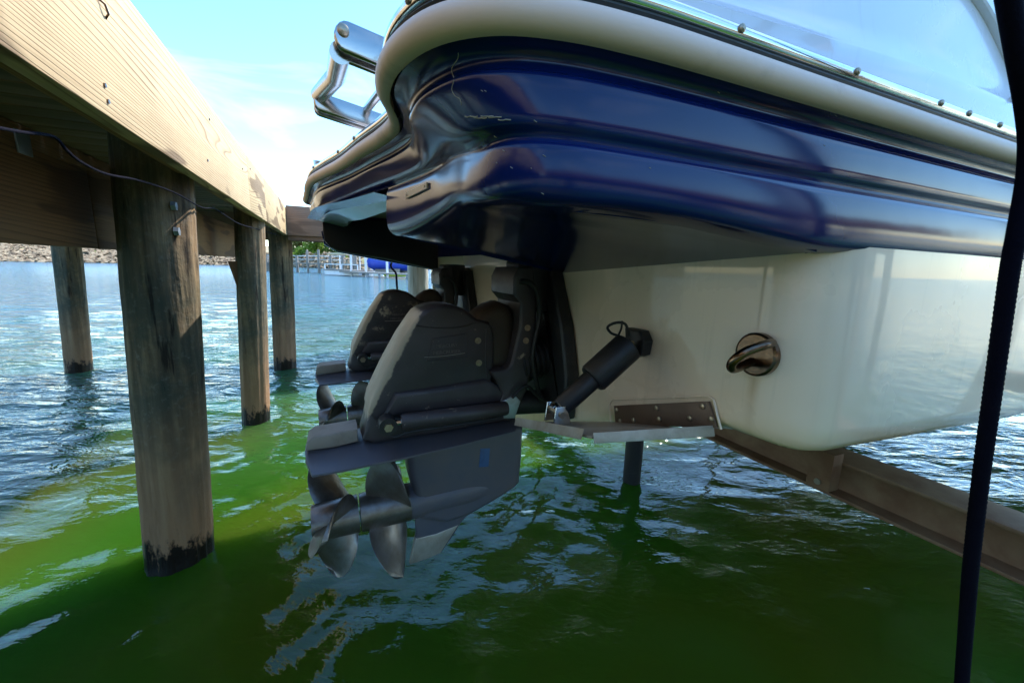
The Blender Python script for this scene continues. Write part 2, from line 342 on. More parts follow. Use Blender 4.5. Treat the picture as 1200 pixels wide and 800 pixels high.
# cross dock behind the boat
cd_ = thing('wooden_dock', 'brown shaded cross dock beyond the end of the pale fascia board', 'dock', (1, 5.9, -H))
board(cd_, 'fascia_board', (-.398, 5.203, ZB), (2.6, 5.243, ZT), W_CROSS, label='reddish brown fascia board with knots'); board(cd_, 'fascia_board', (2.603, 5.203, ZB), (5.6, 5.243, ZT), W_CROSS)
board(cd_, 'far_fascia_board', (-2.74, 6.62, ZB), (5.6, 6.66, ZT), W_CROSS)
board(cd_, 'ledger', (-.398, 5.248, ZB-.05), (5.6, 5.29, ZB+.19), W_CROSS); board(cd_, 'joist', (-2.6, 5.9, ZB), (5.6, 5.94, .549), W_CROSS)
p2 = MB().box((0, 0, 0), (.138, 1.355, .03), .003).build('deck_board', W_DECK, cd_, org=(0, 0, 0)); p2.location = Vector((-2.69, 5.252, .552)) - ORG[cd_.name]
for i in range(1, 56):
    c = p2.copy(); S.collection.objects.link(c); c.parent = cd_; c.location = Vector((-2.69+i*.1465, 5.252, .552)) - ORG[cd_.name]
# finger dock beside the photographer (seen only mirrored in the gelcoat)
fd = thing('wooden_dock', 'narrow finger dock along the near side of the boat behind the rope', 'dock', (2.5, -2.2, -H))
board(fd, 'fascia_board', (-.38, -1.70, ZB), (2.9, -1.66, ZT), W_BROWN); board(fd, 'fascia_board', (2.905, -1.70, ZB), (6.4, -1.66, ZT), W_BROWN)
board(fd, 'far_fascia_board', (-.38, -2.84, ZB), (6.4, -2.80, ZT), W_BROWN)
p3 = MB().box((0, 0, 0), (.138, 1.09, .03), .003).build('deck_board', W_DECK, fd, org=(0, 0, 0)); p3.location = Vector((-.37, -2.795, .552)) - ORG[fd.name]
for i in range(1, 46):
    c = p3.copy(); S.collection.objects.link(c); c.parent = fd; c.location = Vector((-.37+i*.1465, -2.795, .552)) - ORG[fd.name]
# piles: top and foot as they lean
def pile(u, v, r, top, lean, label, seed=0, group='round timber piles of the dock', r2=None, mat=None, z0=-H-1.2):
    t = thing('dock_pile', label, 'pile', (u, v, -H), group)
    rows = []; n = 72; seg = 72; zt = top; z1 = z0; rr = random.Random(seed)
    for i in range(n+1):
        z = z1 + (zt-z1)*i/n; k = (z+H)/(zt+H); cu, cv = u + lean[0]*k, v + lean[1]*k; row = []
        rad_ = r + ((r2 or r*.97)-r)*max(0, k)
        for j in range(seg):
            a = 2*math.pi*j/seg; q = Vector((math.cos(a)*3+seed*7, math.sin(a)*3, z*1.1))
            ridge = noise.noise(Vector((math.cos(a)*9+seed, math.sin(a)*9, z*.5)))*.05 + noise.noise(q*.8)*.05 + noise.noise(Vector((math.cos(a)*3.2+seed, math.sin(a)*3.2, z*6)))*.02 - .06*max(0, noise.noise(Vector((math.cos(a)*7+seed*3, math.sin(a)*7, z*.7+9)))-.35)
            x = rad_*(1 + ridge); row.append((cu + math.cos(a)*x, cv + math.sin(a)*x, z))
        rows.append(row)
    b = MB(); b.grid(rows, close=True); nn = len(b.v); b.f.append(tuple(nn-seg+j for j in range(seg))); b.build('trunk', mat or PILE, t, sharp=60); return t
def px_pile(bl, br, tl, tr, ztop, label, seed, group='round timber piles of the dock'):
    """foot from its waterline, top from the direction it leans in"""
    a = onz(*bl, -H); b = onz(*br, -H); c = (a+b)/2; r = (a-b).length/2*.99
    dv = ray((bl[0]+br[0])/2, (bl[1]+br[1])/2).normalized(); back = Vector((dv.dot(A), dv.dot(D))); back.normalize()
    cu, cv = c.x + back.x*r*.85, c.y + back.y*r*.85
    dep = (A*cu + D*cv + Vector((0, 0, -H))).dot(f_)
    q = ray((tl[0]+tr[0])/2, (tl[1]+tr[1])/2); w_ = A*cu + D*cv; dist = w_.length
    s = dist/Vector((q.x, q.y)).length; qq = q*s; zq = qq.z; lu, lv = qq.dot(A)-cu, qq.dot(D)-cv; k = (ztop+H)/(zq+H)
    return pile(cu, cv, r, ztop, (lu*k*.9, lv*k*.9), label, seed, group, r2=r*1.0)
t = px_pile((173, 672), (252, 662), (145, 300), (235, 300), .548, 'nearest and thickest round dock pile, dark wet foot, beside the outdrives', 1)
for z in (.19, .10):
    MB().tube([(-.515, 1.93, z), (-.50, 1.93, z)], [.017, .016], 6).build('bolt', GALV, t, org=(-.5, 1.93, z))
t2 = px_pile((284, 500), (317, 497), (274, 290), (316, 290), .548, 'dock pile with a wooden wedge nailed on, second from the near end', 2)
_c = ORG[t2.name]; _q = [(onv(x, y, _c.y).x, onv(x, y, _c.y).z) for x, y in ((268, 306), (286, 306), (286, 345), (281, 342))]
b = MB(); b.slab(_q, _c.y-.02, .02, lambda x, y, c: (x, c, y), rnd=.003); b.build('wedge', W_BROWN, t2)
px_pile((321, 434), (348, 431), (317, 290), (342, 290), .548, 'slim dock pile with painted sunlit orange foot under the cross dock corner', 3)
px_pile((75, 438), (111, 434), (60, 300), (100, 300), .548, 'lone dock pile at far left, standing apart beyond the brown stringer', 4)
for v in (1.9, 3.6): pile(-2.56, v, .13, .548, (0, 0), 'outer dock pile out of frame at left, ' + ('near row' if v < 2 else 'middle row'), 5+int(v))
for u in (1.6, 4.6): pile(u, 6.4, .13, .548, (0, 0), 'cross dock pile hidden behind the boat, ' + ('left one' if u < 3 else 'right one'), 9+int(u))
for u in (.6, 3.4, 6.2): pile(u, -2.6, .13, .548, (0, 0), 'finger dock pile behind the photographer, ' + ('aft' if u < 1 else 'amidships' if u < 5 else 'forward'), 19+int(u))
MB  # pale pile past the port side
pp = onz(499, 358, -H)
def m_palep():
    m = Mt('pale_pile_wood', (.5, .44, .34), .75); g = m.noise(m.co((1, 1, .08)), 22, 4); m.color(m.ramp(g, [(.3, (.28, .25, .18)), (.7, (.62, .56, .46))])); m.bump(g, .5, .01); return m.m
pile(1.35, 6.95, .165, .9, (0, 0), 'pale bleached pile seen between the boat and the far outdrive', 31, r2=.16, mat=m_palep())
pile(2.7, 8.2, .17, .9, (0, 0), 'white painted pile just right of the bleached pile', 32, r2=.17, mat=m_white('white_paint', (.75, .76, .78)))
# cable strung below the deck
cbl = [onu(x, y, -.46) for x, y in ((-40, 142), (20, 154), (62, 160), (78, 176), (95, 190), (125, 204), (165, 212))] + [onu(205, 226, -.452)] + [onu(x, y, -.452) for x, y in ((236, 243), (250, 244), (262, 251), (280, 262), (300, 268), (328, 276))]
tag(MB().tube(spline(cbl, 6), .0028, 8).build('cable', ROPE, None, org=cbl[0]), 'thin grey cable sagging along the underside of the dock', 'cable')
# ------------------------------------------------------------------ boat
BASE = (1.6, 1.47, -.62)
boat = thing('motor_boat', 'navy and white motorboat on a lift seen from its stern with twin outdrives', 'boat', BASE)
def zr(v): return .202 + .0506*(v-.325)
fwd_s = [(7.3, 1.47), (7.15, 1.2), (6.7, .88), (6.0, .6), (5.2, .44), (4.2, .37), (3.2, .35), (2.4, .345), (1.8, .345), (1.4, .345), (1.1, .345), (.85, .345), (.66, .345), (.5, .345), (.38, .345)]
fwd_p = [(.5, 2.6), (1.2, 2.6), (2.4, 2.595), (3.2, 2.59), (4.2, 2.57), (5.2, 2.5), (6.0, 2.34), (6.7, 2.06), (7.15, 1.74), (7.3, 1.47)]
# aft part: rub-rail line, and the line of the moulding below it (the two run apart at the corner)
aft_r = [(.28, .347), (.20, .356), (.14, .38), (.099, .43), (.079, .51), (.082, .60), (.104, .68), (.117, .76), (.106, .87), (.078, 1.02), (.043, 1.228), (.002, 1.41), (-.034, 1.59), (-.054, 1.80), (-.064, 2.0), (-.077, 2.2), (-.088, 2.38), (-.083, 2.49), (-.05, 2.565), (.01, 2.592), (.1, 2.598)]
aft_l = [(.28, .346), (.215, .350), (.172, .367), (.150, .405), (.145, .47), (.149, .55), (.150, .64), (.145, .72), (.135, .82), (.110, 1.0), (.066, 1.22), (.022, 1.40), (-.014, 1.585), (-.034, 1.80), (-.044, 2.0), (-.057, 2.2), (-.068, 2.37), (-.065, 2.48), (-.038, 2.555), (.015, 2.585), (.1, 2.594)]
def _sc(v): return .94 + .06*min(1, max(0, (v-.345)/2.05))
def mkplan(aft):
    P = spline([(a*(_sc(b) if a < .9 else 1), b*(_sc(b) if b < 1 and a < 5 else (_sc(b) if a < .9 else 1)), 0) for a, b in fwd_s + aft + fwd_p], 6); N_ = []
    for i in range(len(P)):
        t = P[min(i+1, len(P)-1)] - P[max(i-1, 0)]; t.normalize(); N_.append(Vector((-t.y, t.x, 0)))
    return P, N_
PL, NN = mkplan(aft_r); PLc, NNc = mkplan(aft_l)
# orientation check: normal must point outwards (aft station -> -u)
mid = min(range(len(PL)), key=lambda i: abs(PL[i].x-.02)+abs(PL[i].y-1.33))
if NN[mid].x > 0: NN = [-n for n in NN]; NNc = [-n for n in NNc]
def smooth(x, a, b): t = min(1, max(0, (x-a)/(b-a))); return t*t*(3-2*t)
def row(off, dz, extra=None, rng=None):
    """one line round the boat: off = outwards from the rub rail, dz = from the rail's level"""
    r = []
    for i, (p, n) in enumerate(zip(PL, NN)):
        if rng and not rng(p): continue
        o = off; z = zr(p.y) + dz; q = p
        if extra: o, z, q = extra(p, o, z)
        r.append(Vector((q.x + n.x*o, q.y + n.y*o, z)))
    return r
def row2(off, dz, w, rng=lambda p, i: True):
    r = []
    for i, (p, n, pc, nc) in enumerate(zip(PL, NN, PLc, NNc)):
        q = p.lerp(pc, w); m = n.lerp(nc, w).normalized()
        if rng(q, i): r.append(Vector((q.x + m.x*off, q.y + m.y*off, zr(q.y) + dz + .014*w*smooth(q.y, .4, .56)*(1-smooth(q.y, 1.05, 1.5))*(1 if q.x < .35 else 0))))
    return r
def hit(px, py, ob, lift=0):
    from mathutils.bvhtree import BVHTree
    me = ob.data; t = BVHTree.FromPolygons([v.co + ORG[ob.name] for v in me.vertices], [list(p.vertices) for p in me.polygons])
    d = ray(px, py); dl = Vector((d.dot(A), d.dot(D), d.z)).normalized(); h = t.ray_cast(Vector((0, 0, 0)), dl)
    return None if h[0] is None else h[0] - dl*lift
# rub rail: cream half-round with black gutter and stainless strip above
rr = []
for k in range(13):
    a = -math.pi*.55 + math.pi*1.1*k/12; rr.append(row(.001+.0145*math.cos(a), .0+.0145*math.sin(a)))
MB().grid([[r[j] for r in rr] for j in range(len(rr[0]))]).build('rub_rail', RAIL, boat, sharp=80)
rr = [row(o, z) for o, z in ((-.004, .0125), (.006, .013), (.0075, .0165), (.004, .0205), (-.004, .0215))]
MB().grid(rr).build('rail_gutter', RUB, boat)
rr = [row(-.004, .0205), row(.003, .021), row(.0065, .024), row(.0072, .029), row(.0055, .034), row(0, .0378), row(-.012, .039)]
MB().grid(rr).build('chrome_strip', CHROME, boat, sharp=60)
# screws in the strip
for px, py in ((865, 31), (1000, 83), (1097, 126), (1118, 134), (1165, 152), (478, 3), (361, 196), (352, 226), (390, 176), (403, 160)):
    v = .5
    for _ in range(50): v = .5*v + .5*onz(px, py, zr(v)+.030).y
    p = onz(px, py, zr(v)+.030); i = min(range(len(PL)), key=lambda i: (PL[i].x-p.x)**2+(PL[i].y-p.y)**2); c = PL[i] + NN[i]*.0072; c.z = zr(c.y)+.030
    MB().tube([c - NN[i]*.003, c + NN[i]*.0015, c + NN[i]*.003], [.0042, .0042, .002], 10).build('screw', BOLT, boat, org=c)
# navy side: profile of the moulded band below the rail
prof = [(-.006, -.010, 0), (-.013, -.014, 0), (-.0185, -.018, .03), (-.020, -.023, .07), (-.0195, -.029, .12), (-.0155, -.033, .16), (-.0105, -.0355, .2), (-.0085, -.0378, .24), (-.0078, -.041, .28), (-.0072, -.050, .4), (-.007, -.060, .52), (-.0072, -.070, .64), (-.0078, -.0765, .72), (-.0095, -.0795, .76), (-.0125, -.082, .8), (-.0145, -.0848, .84), (-.015, -.0875, .88)]
rows = [row2(o, z, w_) for o, z, w_ in prof]
band_ = MB().grid(rows).build('upper_side_band', NAVY, boat, sharp=70)
# lower lobe (starboard quarter): ends at v = .93
lp = [(-.015, -.0875), (-.0138, -.0898), (-.0102, -.0923), (-.0078, -.0952), (-.0068, -.099), (-.006, -.108), (-.0055, -.118), (-.006, -.128), (-.008, -.1345), (-.012, -.1393), (-.018, -.1423), (-.026, -.1442), (-.04, -.1455)]
LR = []
for k_, (o, z) in enumerate(lp):
    r = row2(o, z, min(1, .88 + k_*.04), lambda q, i: i < mid and q.y < .93)
    for q in r:
        q.z -= .026*smooth(q.x, .25, .65)*((-z-.088)/.055) + (-z-.0875)*.72*smooth(q.y, .42, .92)
    LR.append(r)
_n = min(len(r) for r in LR); LR = [r[:_n] for r in LR]
b = MB(); b.grid(LR)
# underside of the lobe runs down and forward to the transom
last = LR[-1]; n = len(last); under = []
for t in range(0, 7):
    k = t/6; r = []
    for q in last:
        if q.x > .598: tgt = Vector((q.x, q.y+.02, q.z))
        else:
            v = .335 + (q.y-.345)*1.08 + .0; vv = min(1.02, max(.335, .345 + (q.y-.345)*1.12))
            if q.y < .40: vv = .337 + (q.y-.337)*.4 + .30*max(0, (.6-q.x))*.0
            tgt = Vector((.598, vv, .032 - .063*(vv-.335)))
        e = q.lerp(tgt, k); e.z -= -.006*math.sin(math.pi*k); r.append(e)
    under.append(r)
b.grid(under)
# inner side of the lobe, facing the cavity
e0 = [r[-1] for r in LR]; a0 = e0[-1]; b0 = Vector((.598, 1.02, -.012))
lo = [a0.lerp(b0, t/8) for t in range(9)]; 
hi = [Vector((q.x, q.y+.0, .17)) for q in lo]; b.grid([lo, hi]); lobe_ = b.build('lower_quarter_lobe', NAVY, boat, sharp=50)
b = MB(); b.grid([[r[-1] for r in LR], [Vector((r[-1].x+.06, r[-1].y+.003, r[-1].z)) for r in LR]]); b.build('lobe_inner_edge', NAVY, boat)
# flange under the port part of the platform, then the cavity with its shade painted near-black
seq = [(q, m) for q, m in zip(PLc, NNc) if q.y > .915 and q.x < .14]
o1, o2, o3, o4 = [], [], [], []
for p, n in seq:
    z = zr(p.y); k = smooth(p.y, 1.0, 1.5); wd = .035 + .055*k + .06*smooth(p.y, 1.6, 2.3)
    o1.append(Vector((p.x - n.x*-.019, p.y + n.y*-.019, z-.0865))); o2.append(Vector((p.x + n.x*(-.03), p.y + n.y*(-.03), z-.094)))
    o3.append(Vector((p.x + n.x*(-.03-wd*.8), p.y + n.y*(-.03-wd*.8), z-.108-.01*k))); o4.append(Vector((p.x + n.x*(-.03-wd), p.y + n.y*(-.03-wd), z-.092)))
FL = m_dirty('bounce_lit_flange', (.17, .27, .36), (.09, .15, .22), .3, 10, coat=.6)  # light bounced off the water painted as a pale blue base
MB().grid([o1, o2]).build('flange_edge', NAVY, boat); MB().grid([o2, o3, o4]).build('underside_flange', FL, boat, label='underside flange around the recess, water bounce light painted pale blue')
b = MB(); up = [Vector((q.x+.0, q.y, q.z+.03)) for q in o4]; b.grid([o4, up])
b.grid([up, [Vector((.615, q.y, q.z)) for q in up]])
# port lobe: inner wall facing us
PI = 2.46
wl = [(-.02, .235), (-.02, .17), (-.015, .12), (.01, .085), (.05, .065), (.12, .053), (.3, .03), (.6, -.028), (.6, .25)]
b.slab([(x, z) for x, z in wl], PI+.055, .055, lambda x, y, c: (x, c, y), rnd=.012); b.build('shaded_recess_wall', CAV, boat, label='hull recess between the two lobes, its deep shade painted near-black')
b = MB(); wl2 = [(1.1, .20), (.02, .20), (-.03, .17), (-.02, .10), (.05, .06), (.6, -.03), (1.1, -.03)]
b.slab(wl2, 2.575, .02, lambda x, y, c: (x, c, y), rnd=.008); b.build('port_quarter_lobe', NAVY, boat)
# white hull: transom + topside + vee bottom
def station(u, k):
    """half section at u, k = 0 at stern .. 1 at bow: points from the top on the starboard side to the keel"""
    c = 1.47; hb = 1.135*(1 - .0*k); hb *= (1 - max(0, k)**3.2*.97); zc = -.268 - .05*min(1, (u-.6)/1.0) + .0*k; zk = -.66
    if k > .45: q = (k-.45)/.55; zc += .38*q*q; zk += .62*q**2.5
    top = .05 if k < .02 else .10
    pts = [(hb, top), (hb, top-.1), (hb, -.1), (hb, zc+.045), (hb-.004, zc+.02), (hb-.014, zc+.005), (hb-.03, zc-.001), (hb-.10, zc-.004), (hb-.13, zc-.006), (hb-.3, zc - .06*(zk/-.66)), (hb*.5, (zc*1+zk)/2+.01), (0, zk)]
    return [(u, c - x*1.0, z) for x, z in pts], [(u, c + x, z) for x, z in pts]
b = MB(); rs = []
us = [.60, .603, .609, .618, .630, .645, .66, .69, .8, 1.0, 1.4, 2.0, 2.8, 3.6, 4.4, 5.2, 5.9, 6.5, 7.0, 7.25]
for u in us:
    k = (u-.6)/6.65; s_, p_ = station(u, k)
    ins = .085*(1-math.sin(math.acos(max(0, min(1, 1-(u-.6)/.09))))) if u < .69 else 0     # rounded vertical corner
    f2 = [(a, y + ins*(1 if y < 1.47 else -1)*min(1, abs(1.47-y)/.3), z + ins*.35*(1 if z < -.2 else 0)) for a, y, z in s_ + p_[::-1][1:]]
    rs.append(f2)
b.grid(rs)
tr = rs[0]; n = len(tr); half = n//2
for i in range(half): b.add([tr[i], tr[i+1], tr[n-2-i], tr[n-1-i]], [(0, 1, 2, 3)])
b.build('white_hull', WHITE, boat, sharp=55, org=BASE)
# deck, coaming
dk = row(-.012, .039); b = MB()
dk2 = row(-.03, .045); dk3 = row(-.06, .047); b.grid([dk, dk2, dk3]); 
m_ = len(dk3)
ins_ = [Vector((q.x, q.y, q.z)) for q in dk3]; cen = [Vector((q.x if q.x < 6 else 6, 1.47, zr(1.47)+.049)) for q in dk3]; b.grid([ins_, cen]); b.build('swim_platform_deck', TOPW, boat)
def coam(side):
    """moulded quarter side rising above the platform edge"""
    rows_ = []
    for off, h in ((-.016, .038), (-.018, .06), (-.017, .083), (-.024, .092), (-.032, .13), (-.045, .22), (-.06, .33), (-.075, .45), (-.1, .58), (-.16, .63), (-.26, .64)):
        r = []
        for p, n in zip(PL, NN):
            if (side < 0 and p.y < .46 and p.x < 6.2) or (side > 0 and p.y > 2.52 and p.x < 6.2):
                k = smooth(p.x, .09, .9); hh = .038 + (h-.038)*(.28 + .72*k)
                r.append(Vector((p.x + n.x*off + .10*(1-k)*(h-.05), p.y + n.y*off, zr(p.y) + hh)))
        rows_.append(r)
    return rows_
for sd_ in (-1, 1): MB().grid(coam(sd_)).build('quarter_coaming', TOPW, boat, sharp=50)
# raised moulding curve on the coaming
cr = coam(-1)
def cpt(u, f):
    i = min(range(len(cr[0])), key=lambda i: abs(cr[0][i].x-u)); r = f*(len(cr)-1); j = min(len(cr)-2, int(r)); q = cr[j][i].lerp(cr[j+1][i], r-j); return q + Vector((0, -.002, 0))
mv = [cpt(.36, .63), cpt(.5, .60), cpt(.65, .57), cpt(.82, .53), cpt(.95, .49), cpt(1.05, .42), cpt(1.09, .36), cpt(1.07, .30)]
MB().tube(spline(mv, 6), .009, 10, flat=.6).build('raised_moulding', TOPW, boat)
# superstructure forward: cockpit sides, cover, windscreen frame
b = MB(); b.box((.62, .58, .30), (.95, 2.36, .78), .05); b.build('stern_bench_back', TOPW, boat)
sup = []
for u, hw, h in ((.9, .86, .78), (1.3, .9, .95), (2.4, .92, 1.05), (3.2, .86, 1.1), (4.0, .7, .95), (5.2, .5, .55), (6.1, .2, .42)):
    sup.append([(u, 1.47-hw, .3), (u, 1.47-hw*.97, h*.8), (u, 1.47-hw*.8, h), (u, 1.47, h*1.08), (u, 1.47+hw*.8, h), (u, 1.47+hw*.97, h*.8), (u, 1.47+hw, .3)])
MB().grid(sup).build('boat_cover', m_dirty('pale_canvas', (.6, .6, .62), (.45, .44, .42), .8, 8), boat)
# builder's plate on the lobe
q4 = [hit(x, y, lobe_, .0015) or hit(x, y, band_, .0015) for x, y in ((477, 226), (477, 233), (502, 221), (502, 214))]
if all(q4):
    b = MB(); nrm = Vector((-.003, 0, 0)); b.add([*q4, *[q+nrm for q in q4]], [(0,1,2,3), (7,6,5,4), (0,4,5,1), (1,5,6,2), (2,6,7,3), (3,7,4,0)]); pl_ = b.build('data_plate', TANP, boat, org=q4[0], smooth=False)
    for q in (q4[0].lerp(q4[1], .5).lerp(q4[2].lerp(q4[3], .5), .08), q4[0].lerp(q4[1], .5).lerp(q4[2].lerp(q4[3], .5), .92)): MB().tube([q+nrm, q+nrm*1.4], .0018, 8).build('rivet', BOLT, pl_)
def scratch(pts, ob, r, mat, name):
    run = []
    for p in pts:
        h = hit(*p, ob, .0004)
        if h: run.append(h)
    if len(run) > 2: MB().tube(run, r, 4).build(name, mat, boat, org=run[0])
SCR = m_dirty('chalky_scratch', (.45, .42, .36), (.2, .2, .2), .8, 80)
rs_ = random.Random(9)
scratch([(537 + 2*math.sin(i*.9) - 7*math.sin(i/17*3.1) + (3 if i > 14 else 0), 62 + i*3.6) for i in range(18)], band_, .00035, SCR, 'crack')
for o_ in (band_, lobe_):
    for k in range(5):
        x0, y0 = 545 + k*10 + rs_.uniform(-3, 3), 137 + k*.4 + rs_.uniform(-2, 3); scratch([(x0+i*3, y0+rs_.uniform(-.6, .6)) for i in range(6)], o_, .0005, SCR, 'scuff')
    for k in range(14):
        x0, y0 = rs_.uniform(560, 1000), rs_.uniform(90, 280); l_ = rs_.uniform(1, 4); scratch([(x0+i*l_*.3, y0+i*l_*.2) for i in range(4)], o_, .0003, SCR, 'scuff')
# ------------------------------------------------ outdrives
V0 = 1.07
def P2(px, py, v=V0): q = onv(px, py, v); return (q.x, q.z)
s3 = lambda x, y, c: (x, c, y)
def outdrive():
    org = Vector((.28, V0, -.40)); VF = V0-.065
    O = [P2(x, y, VF) for x, y in ((431, 484), (434, 470), (452, 432), (471, 397), (485, 376), (492, 367), (500, 362), (510, 358.5), (521, 357), (533, 358), (543, 361), (552, 367), (560, 374), (574, 377), (580, 392), (580, 420), (577, 447), (560, 452), (520, 457), (480, 463), (465, 470), (456, 492), (440, 494))]
    b = MB(); b.slab(O, V0, .066, s3, rnd=.013, steps=4); main = b.build('outdrive', DRV, boat, org=org, sharp=40, label='black outdrive with worn paint and two counter-rotating propellers')
    a0, a1 = Vector(P2(431, 484, VF)), Vector(P2(485, 376, VF))
    def part(mb, name, mat, **k): return mb.build(name, mat, main, **k)
    # lower ledge of the housing
    b = MB(); b.slab([P2(x, y, VF-.012) for x, y in ((448, 490), (462, 461), (520, 453), (571, 444), (592, 456), (590, 472), (520, 482), (470, 488))], V0, .078, s3, rnd=.014); part(b, 'side_ledge', DRV)
    b = MB(); b.slab([P2(x, y, V0-.05) for x, y in ((432, 480), (428, 500), (424, 514), (440, 518), (520, 505), (604, 489), (600, 470), (520, 480), (450, 486))], V0, .06, s3, rnd=.012); part(b, 'housing_skirt', DRV)
    # rounded brown cover over the universal joint
    b = MB(); b.slab([P2(x, y, V0-.06) for x, y in ((556, 377), (566, 366), (578, 358), (590, 354), (600, 358), (607, 372), (606, 400), (600, 432), (575, 434), (568, 400))], V0, .055, s3, rnd=.03, steps=4); part(b, 'joint_cover', BROWN)
    # gimbal arm
    b = MB(); b.slab([P2(x, y, V0-.075) for x, y in ((600, 345), (600, 325), (606, 313), (624, 312), (628, 345), (627, 390), (622, 430), (616, 458), (606, 476), (596, 492), (578, 490), (588, 462), (580, 446), (573, 434), (592, 431), (597, 425), (607, 380), (608, 355))], V0, .085, s3, rnd=.01); part(b, 'gimbal_arm', DRV)
    # transom shield
    hs = [onu(x, y, .565) for x, y in ((633, 312), (648, 317), (655, 352), (661, 382), (667, 440), (662, 492))]
    sh = [(q.y, q.z) for q in hs]; mir = [(2*V0-y, z) for y, z in sh]
    b = MB(); b.slab(sh + mir[::-1], .578, .022, lambda x, y, c: (c, x, y), rnd=.012); part(b, 'transom_shield', DARK)
    b = MB(); p0 = onv(612, 320, V0); b.slab([(p0.y-.05, .02), (p0.y+.05, .02), (p0.y+.055, -.12), (p0.y-.055, -.12)], .52, .05, lambda x, y, c: (c, x, y), rnd=.015); part(b, 'upper_bracket', DARK)
    # corrugated bellows
    q0 = Vector((.47, V0-.03, -.27)); q1 = Vector((.575, V0-.03, -.25)); pts = []; rs_ = []
    for i in range(25): pts.append(q0.lerp(q1, i/24)); rs_.append(.052 if i % 4 < 2 else .062)
    part(MB().tube(pts, rs_, 20), 'bellows', RUB)
    part(MB().tube([Vector((.45, V0-.04, -.38)), Vector((.575, V0-.04, -.39))], .035, 16), 'water_hose', RUB)
    part(MB().tube(spline([onv(610, 330, V0-.09), onv(622, 332, V0-.10), onv(630, 345, V0-.10), onv(632, 372, V0-.09), onv(624, 420, V0-.09), onv(634, 470, V0-.08)], 5), .007, 8), 'hydraulic_hose', RUB)
    # trim cylinders either side
    for sg in (-1, 1):
        vv = V0 + sg*.105; q0, q1 = onv(470, 494, V0-.105), onv(594, 478, V0-.105); q0.y = q1.y = vv
        tr_ = part(MB().tube([q0, q0.lerp(q1, .02), q1.lerp(q0, .02), q1], [.0165, .019, .019, .017], 20), 'trim_cylinder', DRV, org=q0)
        e = q0 - (q1-q0).normalized()*.028
        MB().tube([q0, e], .008, 10).build('ram_rod', CHROME, main)
        c = Vector((e.x-.004, vv, e.z-.002)); part(MB().tube([c - Vector((0, .02, 0)), c + Vector((0, .02, 0))], .021, 18), 'ram_end', DARK)
        part(MB().tube([c + Vector((0, sg*.020, 0)), c + Vector((0, sg*.026, 0))], [.0115, .0105], 6), 'pivot_bolt', BOLT)
    # bolts, each with its washer
    for px, py, vv in ((560, 399, V0-.067), (561, 425, V0-.067), (618, 384, V0-.086), (616, 399, V0-.086)):
        c = onv(px, py, vv); part(MB().tube([c, c - Vector((0, .003, 0)), c - Vector((0, .003, 0)), c - Vector((0, .009, 0))], [.0085, .0085, .005, .0045], 12), 'bolt', BOLT, org=c)
    # anti-ventilation plate, drooping towards its edges
    rg = [onv(x, y, V0-.03) for x, y in ((357, 532), (392, 524), (430, 517), (473, 511), (540, 500), (604, 489))]
    ne = [onv(x, y, V0-.12) for x, y in ((371, 556), (400, 551), (436, 543.5), (473, 536), (540, 521), (604, 505))]
    ne[0].x = rg[0].x + .018
    far_ = [Vector((q.x, 2*V0-q.y, q.z)) for q in ne]; rf = [Vector((q.x, 2*V0-q.y, q.z)) for q in rg]
    for q in (rg+rf): q.z -= .0
    th_ = .009; dn = lambda r, t: [Vector((q.x, q.y, q.z-t)) for q in r]
    top = [ne, rg, rf, far_]; bot = [dn(far_, .005), dn(rf, th_+.012), dn(rg, th_+.012), dn(ne, .005)]
    rows_ = top + bot + [ne]; b = MB(); b.grid(rows_)
    for i in (0, -1): b.add([r[i] for r in top+bot], [tuple(range(8))])
    part(b, 'cavitation_plate', DRVB, sharp=30)
    # anode on the plate's tail
    zt = rg[0].z; b = MB(); q = [onv(x, y, V0-.035) for x, y in ((358, 528), (360, 517), (368, 511), (419, 502), (420, 517), (392, 524))]
    b.slab([(p.x, p.z) for p in q], V0, .038, s3, rnd=.006); part(b, 'trim_tab_anode', ZINC)
    for px in (378, 393):
        c = onv(px, 511-(px-378)*.12, V0-.02); part(MB().tube([c+Vector((0,0,.002)), c-Vector((0,0,.006))], .006, 10), 'anode_bolt', DARKST, org=c)
    # gear case: foil leg + torpedo + skeg
    leg = [P2(x, y) for x, y in ((478, 512), (475, 536), (477, 552), (481, 566), (486, 600), (520, 606), (545, 598), (575, 581), (597, 567), (604, 560), (607, 530), (608, 495), (560, 500))]
    lx0, lx1 = P2(478, 560)[0], P2(606, 530)[0]
    tp = lambda x, y: .25 + .75*math.sin(math.pi*min(1, max(0, .08+.84*(x-lx0)/(lx1-lx0))))
    b = MB(); b.slab(leg, V0, .040, s3, rnd=.022, steps=5); part(b, 'gear_case_leg', DRVB, sharp=60)
    ax0 = onv(480, 587, V0); ax1 = onv(604, 558, V0); axd = (ax1-ax0).normalized(); Lt = (ax1-ax0).length*1.02
    pts = []; rs_ = []
    for i in range(17):
        k = i/16; pts.append(ax0 + axd*Lt*k); rs_.append(.0475*(1 if k < .42 else max(.02, max(0, 1-((k-.42)/.58)**2)**.75)))
    part(MB().tube(pts, rs_, 28), 'gear_case_torpedo', DRVB, sharp=60)
    part(MB().tube([ax0 - axd*.004, ax0 + axd*.034], .0492, 28), 'bearing_carrier', DRVB)
    sk = [P2(x, y) for x, y in ((486, 600), (487, 623), (483, 645), (480, 659), (500, 653), (516, 646), (528, 629), (541, 609), (560, 588), (520, 592))]
    b = MB(); b.slab(sk, V0, .009, s3, rnd=.006, steps=3); skeg = part(b, 'skeg', DRVB)
